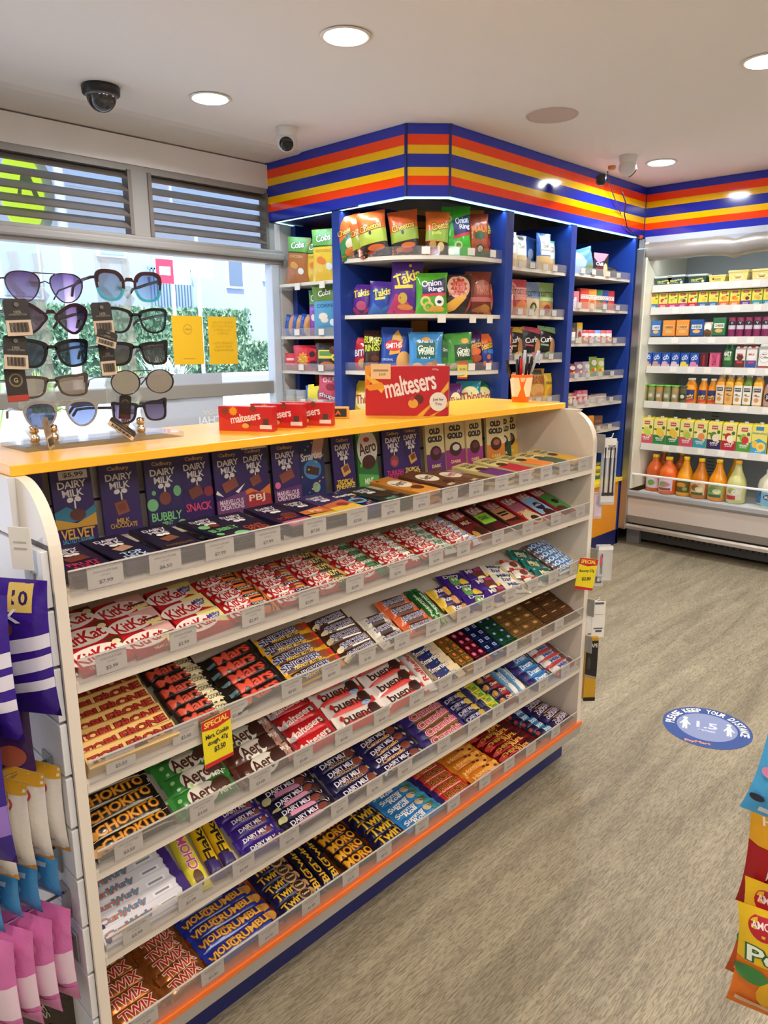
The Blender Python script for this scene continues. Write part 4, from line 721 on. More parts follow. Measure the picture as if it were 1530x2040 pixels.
for i, (x, lab, base, art) in enumerate(BLK):
    y = 1.425 if i < 16 else (1.405, 1.43, 1.437)[i-16]
    me = pack('box', .079 if i < 13 else .084, .168, .0105, base, art, side='1c1440' if base in 'P' else base)
    M = TR(x, y - (.012 if i % 2 else 0), 1.0545) @ RZ(RAD(rnd.uniform(-4, 6) - (8 if i < 4 else 4))) @ RX(RAD(-6))
    put('chocolate_block', me, M, lab + (', standing on top shelf' if len(lab.split()) < 13 else ''), 'chocolate block', 'blocks standing at the back of the top shelf')
def flatdm(extra): return 't DAIRY 0 .66 .62 .085 dcd8e4 0;t MILK 0 .46 .5 .085 dcd8e4 0;e -.12 .26 .2 .08 W;e .2 .26 .18 .08 W;' + extra
LIE = [(.512, 'dark block with pink lettering lying at left end', '1e1432', flatdm('r 0 -.02 .5 .16 6b3424 12;t FRUIT 0 -.4 .7 .1 b02c50;t &_NUT 0 -.62 .6 .09 b02c50'), -10),
 (.598, 'dark block with pale blue lettering lying flat', '171330', flatdm('r 0 -.02 .4 .14 b08a70 20;t TOP 0 -.4 .5 .1 a8c4dc;t DECK 0 -.62 .6 .1 a8c4dc'), -16),
 (.692, 'dark block with brown square lying flat', '17122a', flatdm('r 0 -.05 .4 .14 7a4a34 20;t CHOCOLATE 0 -.5 .7 .06 6a5030'), -18),
 (.800, 'dark block with green bubbles lying flat', '17152e', flatdm('e 0 .1 .3 .14 6b3424;e -.6 .1 .3 .15 6cae6c;e .3 -.8 .4 .16 76b87e;t BUBBLY 0 -.3 .84 .12 6cae6c;e -.7 -.6 .2 .1 6cae6c'), -28),
 (.868, 'dark block with rust lettering on purple foil', '19132c', flatdm('t ROAST 0 -.3 .7 .1 b0482c;t ALMOND 0 -.5 .8 .1 b0482c;p -1 -.7 1 -.9 1 -1 -1 -1 6a3cae'), -30),
 (.965, 'dark block with red brown lettering and pink edge', '1c1432', flatdm('t FOREST 0 -.3 .7 .1 a03a34;e .3 -.1 .5 .16 5b2c24;r 0 -.75 .9 .22 b0506c;t CREATIONS 0 -.75 .7 .08 e0c8d0'), -30),
 (1.042, 'dark block with orange panel and gold foil edge', '19142e', flatdm('p -1 -.2 1 0 1 -.6 -1 -.5 c06a34;r 0 -.8 1 .2 c9a02c;t PB 0 -.32 .4 .1 e8c8a0'), -32),
 (1.112, 'multicoloured block with gold end lying flat', '3a2a5a', flatdm('p -1 -.1 1 .1 1 -.5 -1 -.4 b8643c;r 0 -.7 1 .3 d8b23c;e .3 -.3 .4 .16 8c2c3c'), -34),
 (1.180, 'navy block with rainbow speckles lying flat', '182458', ';'.join(f'e {((i*37)%19)/10-.9:.2f} {((i*53)%20)/10-.95:.2f} .07 .04 {"RYSLOk"[i%6]}' for i in range(30)) + ';e 0 -.2 .6 .24 5a9cc8;r 0 -.2 .4 .1 4a2418;t Smarties 0 .4 .8 .12 W', -36),
 (1.265, 'very dark green block lying flat', '12231f', flatdm('e 0 -.1 .5 .2 3a2418;t MINT 0 -.55 .5 .1 6cae8c'), -38),
 (1.365, 'caramel coloured bubble block with white splash lying flat', 'b87a2c', 'e 0 .2 .8 .4 e0d8c4;t Aero 0 .24 .66 .18 4a2018 8;p -1 -.5 1 -.3 1 -1 -1 -1 d08c34;e .2 -.4 .5 .2 5a2c18;e -.7 .8 .1 .05 4a2018', -48),
 (1.475, 'brown bubble block with white splash lying flat', '5a3524', 'e 0 .2 .8 .4 e0d8c4;t Aero 0 .24 .66 .18 4a2018 8;e .3 -.5 .5 .2 3a1c12;t MILK -.2 -.7 .4 .08 C', -48),
 (1.575, 'brown bubble block with red lettering lying flat', '5f3a28', 'e 0 .2 .8 .4 d8cfbc;t Aero 0 .24 .66 .18 a02c24 8;e .3 -.4 .6 .26 6e4630;t DARK -.2 -.7 .4 .08 C', -48),
 (1.70, 'cream and violet block lying flat', 'cabc7c', 'r 0 -.5 1 .5 5f2470;t OLD 0 .72 .56 .1 2a2018;t GOLD 0 .48 .7 .1 2a2018;e 0 .08 .5 .2 3a1c12', -56),
 (1.80, 'cream and crimson block lying flat', 'cabc7c', 'r 0 -.5 1 .5 b01c34;t OLD 0 .72 .56 .1 2a2018;t GOLD 0 .48 .7 .1 2a2018;e 0 .08 .5 .2 3a1c12', -56),
 (1.905, 'cream and orange block lying flat', 'cabc7c', 'r 0 -.5 1 .5 d2772a;t OLD 0 .72 .56 .1 2a2018;t GOLD 0 .48 .7 .1 2a2018;e 0 .08 .5 .2 3a1c12', -58),
 (2.005, 'cream and dark green block lying flat', 'cabc7c', 'r 0 -.5 1 .5 1d4a34;t OLD 0 .72 .56 .1 2a2018;t GOLD 0 .48 .7 .1 2a2018;e 0 .08 .5 .2 3a1c12', -58),
 (2.085, 'cream and yellow block lying flat at the right end', 'cabc7c', 'r 0 -.5 1 .5 d8a62c;t OLD 0 .72 .56 .1 2a2018;t GOLD 0 .48 .7 .1 2a2018;e 0 .08 .5 .2 3a1c12', -58)]
for i, (x, lab, base, art, yaw) in enumerate(LIE):
    yaw = (-2, 3, 0, 4, -3, 2)[i % 6] if i < 10 else 9 + (i*5) % 7
    me = pack('box', .079, .166, .0105, base, art)
    Mu = TR(x + .004, 1.250, 1.0545 + .0065 + .0012*(i % 2)) @ RX(-PI/2) @ RY(-RAD(yaw*.5)) @ TR(0, 0, -.083)
    put('chocolate_block', me, Mu, 'lower block under the ' + lab.split(' lying')[0], 'chocolate block', 'blocks lying at the front of the top shelf')
    M = TR(x, 1.246, 1.0545 + (.024 if i < 10 else .032) + .0015*(i % 4)) @ RX(-PI/2 + RAD((3 if i < 10 else 4)+1.2*(i % 3))) @ RY(-RAD(yaw)) @ TR(0, 0, -.083)
    put('chocolate_block', me, M, lab + ' on the top shelf', 'chocolate block', 'blocks lying at the front of the top shelf')

# ---- special price cards clipped on the stand
def card(x, z, w, h, label, lines, rot=0, y=YF-.012, rz=0):
    mb = MB(); mb.box(-w/2, w/2, -.0006, .0006, -h, 0, C('e8d21c', .5))
    decals(mb, 'p -1 1 1 1 1 .62 0 .5 -1 .62 c21f2a;t SPECIAL 0 .8 .84 .12 f0d84a;p -1 -1 1 -1 1 -.86 -1 -.8 c21f2a;' + lines, w, h, lambda a, b, e: (a, -.0006-e, b-h/2), [], [])
    put('price_card', mb.mesh('price_card'), TR(x, y, z) @ RZ(RAD(rz)) @ RY(RAD(rot)) @ RX(RAD(4)), label, 'price card')
card(.704, .748, .066, .106, 'large yellow and red special card with handwriting over third shelf', 't Mars,_Cookie 0 .28 .8 .12 222;t dough,_47g 0 -.02 .7 .12 222;t $3.50 .1 -.36 .4 .13 222'.replace('222', '2a2a2a'), -4)
card(2.118, .762, .06, .11, 'smaller yellow and red special card at right end of the stand', 't Bounty_57g 0 .2 .8 .1 3a3a2a 6;t $2.80 .1 -.3 .5 .12 3a3a2a 6', 6, YF-.03, -46)

# ---- things on the yellow worktop
WT = 1.2545
ml = 'r 0 0 1 .98 c01a22;p -1 .2 -.3 -.4 .6 -.6 1 -.3 1 -1 -1 -1 cf3524;t maltesers .0 .12 .56 .34 e9ddd4 9;e .1 -.42 .1 .2 7a3a24;e .0 -.55 .13 .2 e0a848;'
me = pack('box', .228, .134, .055, 'b81c24', 'p -1 1 -.7 1 -1 .2 e0962c;p -.8 1 -.6 1 -1 .0 -1 .3 d8701e;p -.6 -.1 -.5 .2 -1 .7 -.95 .5 e0b23a;p -1 .2 -.6 .35 -.5 .1 -.9 0 d9962c;p .25 -1 .4 -1 1 .4 1 .1 e0a83a;p .55 -1 .66 -1 1 -.4 1 -.6 e0962c;t maltesers .08 .28 .62 .4 e9ddd4 11;e .3 -.32 .11 .2 5a2416;e .16 -.5 .12 .19 dba23c;e .13 -.3 .05 .09 b8404c;r -.62 .78 .24 .3 e4c490;r -.62 .82 .18 .04 9a8060;t $16.90 -.58 .66 .08 .06 8a7050;e .76 -.42 .21 .38 e6dccb;t Just_for .76 -.34 .13 .07 4a4440;t You .76 -.5 .08 .06 4a4440;t 400g .68 .86 .08 .05 e0a0a0', side='a3141c')
put('chocolate_box', me, TR(1.504+.016, 1.366+.012, WT) @ RZ(RAD(-54)), 'large red box of chocolate balls standing on the yellow worktop', 'chocolate box')
me = pack('box', .131, .056, .03, 'c01a22', ml + 's -.44 .62 .17 .4 e0981c;e -.75 .62 .12 .3 7a3a24;e .3 .85 .1 .26 7a3a24;r .76 -.2 .1 .24 4a3a34;r .76 -.62 .22 .16 e4d8cc', side='b3161c')
for (x, y, a), lab in zip([(.996, 1.395, -60), (1.088, 1.40, -59), (1.165, 1.385, -59)], ['leftmost', 'middle', 'rightmost']):
    put('chocolate_box', me, TR(x, y, WT) @ RZ(RAD(a)), f'small red box of chocolate balls on yellow worktop, {lab} of three', 'chocolate box', 'small red boxes on the worktop')
for i, (x, y, z, a, col, lab) in enumerate([(1.21, 1.50, 0, -50, 'c23a44', 'flat red box lying behind the three small red boxes'), (1.30, 1.53, 0, -42, 'c9464e', 'flat pinkish red box lying left of the large red box')]):
    put('chocolate_box', pack('box', .13, .022, .05, col, 't maltesers 0 .1 .5 .5 e8d8cc'), TR(x, y, WT) @ RZ(RAD(a)), lab, 'chocolate box')
put('gum_pack', pack('box', .10, .03, .02, 'e9a23a', 'r 0 0 .9 .7 23323a;t EXTRA 0 0 .6 .4 e0702a;r -.8 0 .1 .8 4aa0c8'), TR(1.315, 1.47, WT) @ RZ(RAD(-50)), 'orange and dark gum pack left of the large red box', 'gum pack')
put('gum_pack', pack('box', .09, .018, .03, 'c8b8a8', 'r 0 0 .9 .7 b0a090'), TR(1.36, 1.54, WT) @ RZ(RAD(-50)), 'pale small pack lying behind the gum pack', 'gum pack')
t = thing('pen_cup', 'orange and white paper cup holding pens on the worktop', 'cup', (2.115, 1.405, WT))
mb = MB(); mb.lathe([(0, .027), (.001, .028), (.088, .0385), (.0905, .0395), (.0905, .037), (.086, .037), (.003, .0268)], C('ec6f1c', .45), 28, caps=False)
mb.lathe([(.001, .026), (.0012, .001)], C('ec6f1c', .45), 28)
def cups(x, z, e):
    zz = z + .045; r = .028 + .0105*zz/.088 + e; return (r*math.sin(x/.034), -r*math.cos(x/.034), zz)
decals(mb, 'p -1 .8 -.25 .8 -.1 0 -.35 -.6 -1 -.6 ecdcc0;p 1 .8 .25 .8 .1 0 .35 -.6 1 -.6 ecdcc0;p -.16 .8 .2 .8 .1 .5 -.1 .5 e4c8a0', .09, .09, cups, [-.04+.008*i for i in range(11)], [])
M = RZ(RAD(-45)); cup = mb.build('cup_body', t); cup.rotation_euler = (0, 0, RAD(-48))
for i, (dx, dy, tx, ty, L, col, lab) in enumerate([(-.015, .01, -.045, .03, .14, 'K', 'black pen leaning left'), (-.012, -.008, -.018, -.01, .145, 'R', 'red capped pen'), (-.004, -.005, .0, -.012, .17, 'c4d4e4', 'pale blue tall pen'), (.004, .01, .012, .014, .15, 'K', 'black pen in the middle'), (.01, -.004, .02, -.01, .15, '2a2c30', 'dark pen'), (.012, .006, .04, -.04, .168, 'b8d0e8', 'light blue pen leaning right'), (.0, .012, .002, .02, .14, '3a3c44', 'short dark pen'), (.016, -.01, .03, -.02, .15, '222428', 'black clip pen')]):
    a = Vector((2.115+dx*.8, 1.405+dy*.8, WT+.004)); b = Vector((2.115+tx*1.0, 1.405+ty, WT+L)); k = .92*.038/max(.038, math.hypot(*(a.lerp(b, .6)-Vector((2.115, 1.405, 0))).xy)) if 0 else 1
    mb = MB(); mb.tube([a, a.lerp(b, .55)], .0035, C('b8c0c8', .3)); mb.tube([a.lerp(b, .55), a.lerp(b, .97), b], .0047, C(col, .35)); mb.box(b.x+.003, b.x+.006, b.y-.001, b.y+.001, b.z-.045, b.z-.004, C(col, .35))
    tag(mb.build('pen'), f'{lab} in the orange paper cup', 'pen', 'pens in the paper cup')

# ---- sunglasses rack
t = thing('sunglasses_rack', 'clear acrylic sunglasses rack on the left of the worktop', 'display rack', (.672, 1.475, WT))
acr = clear('acrylic', (.9, .94, .93), .1); milky = frosted('milky_acrylic', 'e2eeee', .3)
MB().box(-.165, .165, -.068, .06, 0, .011, acr, bev=.002).build('base', t)
for dx in (-.105, .07):
    mb = MB(); pts = []
    for i in range(15):
        z = .011 + i*.025; pts.append((z, .012*math.sin(z*95)))
    for sx in (-.022, .022):
        prof_ = [(sx + o - .008, z) for z, o in pts] + [(sx + o + .008, z) for z, o in reversed(pts)]
        mb.prism(prof_, .0, .004, milky, 'y', M=TR(dx, 0, 0))
    mb.build('upright', t)
    MB().box(dx-.035, dx+.035, .006, .010, .011, .37, milky).build('upright_plate', t)
    for k in range(5):
        MB().box(dx-.012+.01, dx+.022, -.03, .0, .052+k*.062, .060+k*.062, acr, bev=.001).build('nose_rest', t)
brass = bsdf('brass', (.8, .62, .45), .2, 1)[0]
for dx in (-.128, -.092, .058, .092): MB().lathe([(0, .007), (.004, .009), (.012, .009), (.014, .006), (.018, .006), (.02, .009), (.03, .008), (.033, .004)], brass, 14, M=TR(dx, -.018, .011)).build('screw_cap', t)
def lensm(name, c1, c2, op, mirror=0):
    m = bpy.data.materials.new(name); m.use_nodes = True; nt = m.node_tree; nt.nodes.clear(); N = nt.nodes.new
    o = N('ShaderNodeOutputMaterial'); tr = N('ShaderNodeBsdfTransparent'); gl = N('ShaderNodeBsdfGlossy'); gl.inputs['Roughness'].default_value = .03; gl.inputs[0].default_value = lin('f0e8dc')
    tc = N('ShaderNodeTexCoord'); sp = N('ShaderNodeSeparateXYZ'); nt.links.new(tc.outputs['Generated'], sp.inputs[0]); rp = N('ShaderNodeValToRGB')
    rp.color_ramp.elements[0].color = lin(c2); rp.color_ramp.elements[1].color = lin(c1); nt.links.new(sp.outputs['Z'], rp.inputs[0]); nt.links.new(rp.outputs[0], tr.inputs[0])
    mx = N('ShaderNodeMixShader'); mx.inputs[0].default_value = .07 + mirror; nt.links.new(tr.outputs[0], mx.inputs[1]); nt.links.new(gl.outputs[0], mx.inputs[2]); nt.links.new(mx.outputs[0], o.inputs[0]); return m
def lens_outline(kind, w, h):
    """outer outline of the right lens, inner corner at negative x; points (x, z)"""
    S = {'aviator': [(-.9, .55), (-.6, .9), (0, 1), (.6, .92), (.95, .6), (1, .1), (.75, -.55), (.3, -.95), (-.2, -.98), (-.62, -.6), (-.88, 0)],
         'big': [(-.8, .5), (-.45, .9), (.1, 1), (.7, .95), (1, .6), (.95, -.2), (.7, -.8), (.1, -1), (-.5, -.85), (-.85, -.2)],
         'cat': [(-1, .1), (-.6, .55), (0, .95), (.5, 1), (.95, .7), (1, .2), (.7, -.5), (.2, -1), (-.3, -.8), (-.75, -.3)],
         'way': [(-.95, .55), (-.3, .9), (.4, .98), (1, .85), (.98, .2), (.8, -.7), (.2, -1), (-.4, -.92), (-.8, -.4)],
         'square': [(-.95, .6), (-.3, .82), (.4, .85), (1, .95), (1, .2), (.9, -.75), (.4, -1), (-.3, -.95), (-.7, -.6), (-.88, .1)],
         'round': [(math.cos(a), math.sin(a)) for a in [PI/5*i+.3 for i in range(10)]]}[kind]
    pts = []; n = len(S)
    for i in range(n):
        p0, p1, p2, p3 = S[i-1], S[i], S[(i+1) % n], S[(i+2) % n]
        for u in (0, .25, .5, .75):
            q = [.5*((2*p1[k]) + (-p0[k]+p2[k])*u + (2*p0[k]-5*p1[k]+4*p2[k]-p3[k])*u*u + (-p0[k]+3*p1[k]-3*p2[k]+p3[k])*u**3) for k in (0, 1)]
            pts.append((q[0]*w/2, q[1]*h/2))
    return pts[::-1]
def glasses(x, z, kind, h, fcol, lens, label, thick=.0022, rz=0, topbar=False, fade=None, tilt=0, y=1.437):
    t = thing('sunglasses', label, 'sunglasses', (x, y, z), RAD(rz), 'sunglasses on the rack')
    w = .062; fm_ = C(fcol, .2); fr_ = MB(); lo = lens_outline(kind, w, h)
    for s in (-1, 1):
        cx_ = s*.0375; o = [(cx_ + s*a, b) for a, b in lo]; n = len(o)
        cxm = sum(p[0] for p in o)/n; czm = sum(p[1] for p in o)/n
        for i in range(n):
            a, b = o[i], o[(i+1) % n]; up_ = (a[1]+b[1])/2 > h*.15; th = thick*(1.7 if up_ and thick > .002 else 1)
            ia = (a[0] + (cxm-a[0])*th*2/w*1.3, a[1] + (czm-a[1])*th*2/h*1.3); ib = (b[0] + (cxm-b[0])*th*2/w*1.3, b[1] + (czm-b[1])*th*2/h*1.3)
            oa = (a[0] - (cxm-a[0])*th*.5/w, a[1] - (czm-a[1])*th*.5/h); ob = (b[0] - (cxm-b[0])*th*.5/w, b[1] - (czm-b[1])*th*.5/h)
            m_ = fm_ if not fade or (a[1]+b[1])/2 > -h*.12 else C(fade, .2)
            fr_.add([(oa[0], -.002, oa[1]), (ob[0], -.002, ob[1]), (ib[0], -.002, ib[1]), (ia[0], -.002, ia[1]), (oa[0], .0015, oa[1]), (ob[0], .0015, ob[1]), (ib[0], .0015, ib[1]), (ia[0], .0015, ia[1])],
                    [(0, 1, 2, 3), (7, 6, 5, 4), (0, 4, 5, 1), (3, 2, 6, 7)], m_)
        l_ = MB(); l_.add([(a, 0, b) for a, b in o], [list(range(n))], lens); l_.build('lens', t)
        e = .0375 + w/2
        tp = MB(); tp.tube([(s*(e-.002), .001, h*.25), (s*(e+.004), .008, h*.25), (s*(e+.004), .07, h*.18), (s*(e-.004), .12, h*.05), (s*(e-.008), .14, -h*.25)], .0016 if thick < .002 else .003, fm_, 6); tp.build('temple', t)
    if topbar: fr_.tube([(-.02, -.001, h*.46), (.02, -.001, h*.46)], .001, fm_, 6); fr_.tube([(-.010, 0, h*.12), (0, -.001, h*.2), (.010, 0, h*.12)], .0012, fm_, 6)
    else: fr_.prism([(-.011, h*.12), (-.006, h*.28), (.006, h*.28), (.011, h*.12), (.005, h*.16), (-.005, h*.16)], -.002, .0015, fm_, 'y')
    fr_.build('frame', t); return t
Lp = lensm('lens_plum', '553468', 'cdb4d0', 1, .05); Ld = lensm('lens_plum_dark', '3c1f48', 'a88aac', 1, .05); Lb = lensm('lens_blue_grey', '435468', '5a6c84', 1); Lg = lensm('lens_grey', '7c84a0', 'bcd8e4', 1, .06)
Lc = lensm('lens_clear', 'c9dcdc', 'd4e4e4', 1, .03); Lm = lensm('lens_mirror', '57504a', '7a6e62', 1, .55); Ls = lensm('lens_smoke', '3c4a74', '70685f', 1, .08); Lv = lensm('lens_violet', '54446e', 'a498b4', 1, .03)
GL = [(.585, 1.552, 'aviator', .054, '2c242c', Lp, 'thin rimmed aviator sunglasses with plum lenses, top of left column', .0012, -4, True, None),
 (.590, 1.496, 'cat', .056, '2e1a24', Ld, 'dark plum cat-eye sunglasses, second down in left column', .003, 0, False, None),
 (.585, 1.433, 'way', .052, '17181c', Lb, 'black sunglasses with blue grey lenses, middle of left column', .003, 0, False, None),
 (.579, 1.373, 'square', .044, '4a3f36', lensm('lens_brown_mirror', '5c4c40', '8a7868', 1, .4), 'brown square sunglasses with mirrored lenses, fourth down in left column', .0025, 0, False, None),
 (.592, 1.318, 'aviator', .052, '8c8a86', lensm('lens_steel', '4c587a', '717c96', 1), 'clear grey framed aviator sunglasses, bottom of left column', .0022, -4, True, None),
 (.752, 1.562, 'big', .058, '3b1f24', Lg, 'large brown to turquoise framed sunglasses, top of right column', .003, -2, False, '3fa8bc'),
 (.760, 1.496, 'way', .050, '191a1d', Lc, 'black framed glasses with clear lenses, second down right column', .0024, 0, False, None),
 (.757, 1.432, 'square', .050, '1d1a19', Ls, 'black square sunglasses with blue flash lenses, middle of right column', .003, 0, False, None),
 (.766, 1.372, 'round', .050, '2a2624', Lm, 'angular round mirrored sunglasses, fourth down in right column', .0012, -3, True, None),
 (.755, 1.313, 'square', .046, '26242a', Lv, 'black sunglasses with violet lenses, bottom of right column', .0024, 12, False, None)]
for a in GL: glasses(*a)
def swing(x, y, z, w, h, rot, rz, label, base='2b2723', gold=False):
    mb = MB(); mb.prism([(-w/2, -h), (w/2, -h), (w/2, -.004), (w/2-.004, 0), (-w/2+.004, 0), (-w/2, -.004)], -.0005, .0005, C(base, .4), 'y')
    art = 'r 0 -.55 1 .42 c9b49c;' + ';'.join(f'r {-.7+i*.1:.2f} -.52 {.03 if i % 3 else .05} .26 2a2622' for i in range(15)) + ';t 100% 0 .3 .3 .08 8a8478;t UV_PROTECTION 0 .16 .7 .05 8a8478;e 0 .7 .2 .12 6c665c'
    if gold: art = 'e 0 .25 .66 .4 7a6a48;e 0 .25 .5 .3 2b2723;t G 0 .25 .2 .14 a89868;r 0 -.8 1 .18 a03a2c'
    decals(mb, art, w, h, lambda a, b, e: (a, -.0005-e, b-h/2), [], [])
    put('swing_tag', mb.mesh('swing_tag'), TR(x, y, z) @ RZ(RAD(rz)) @ RY(RAD(rot)), label, 'swing tag', 'swing tags on the sunglasses')
swing(.673, 1.405, 1.527, .040, .060, -4, 0, 'dark barcode tag hanging from turquoise framed sunglasses')
swing(.500, 1.36, 1.525, .042, .062, -3, 0, 'dark barcode tag at left photo edge beside plum cat-eye sunglasses')
swing(.497, 1.37, 1.464, .040, .058, 3, 0, 'dark barcode tag at left edge beside the black sunglasses')
swing(.495, 1.385, 1.41, .036, .060, -2, 0, 'tag with gold emblem and red foot at left edge', gold=True)
swing(.675, 1.402, 1.453, .034, .064, -3, 10, 'narrow dark barcode tag between the middle sunglasses')
swing(.672, 1.38, 1.474, .040, .03, 16, 0, 'dark folded tag under the large barcode tag')
swing(.548, 1.41, 1.315, .022, .062, -14, 40, 'beige backed tag hanging below the clear grey aviators', '8a7a68')
swing(.700, 1.40, 1.292, .062, .02, 38, 0, 'slanted dark tag hanging over the rack base at right')
swing(.742, 1.47, 1.345, .026, .05, 8, 0, 'dark emblem tag seen between the lowest right sunglasses', gold=True)

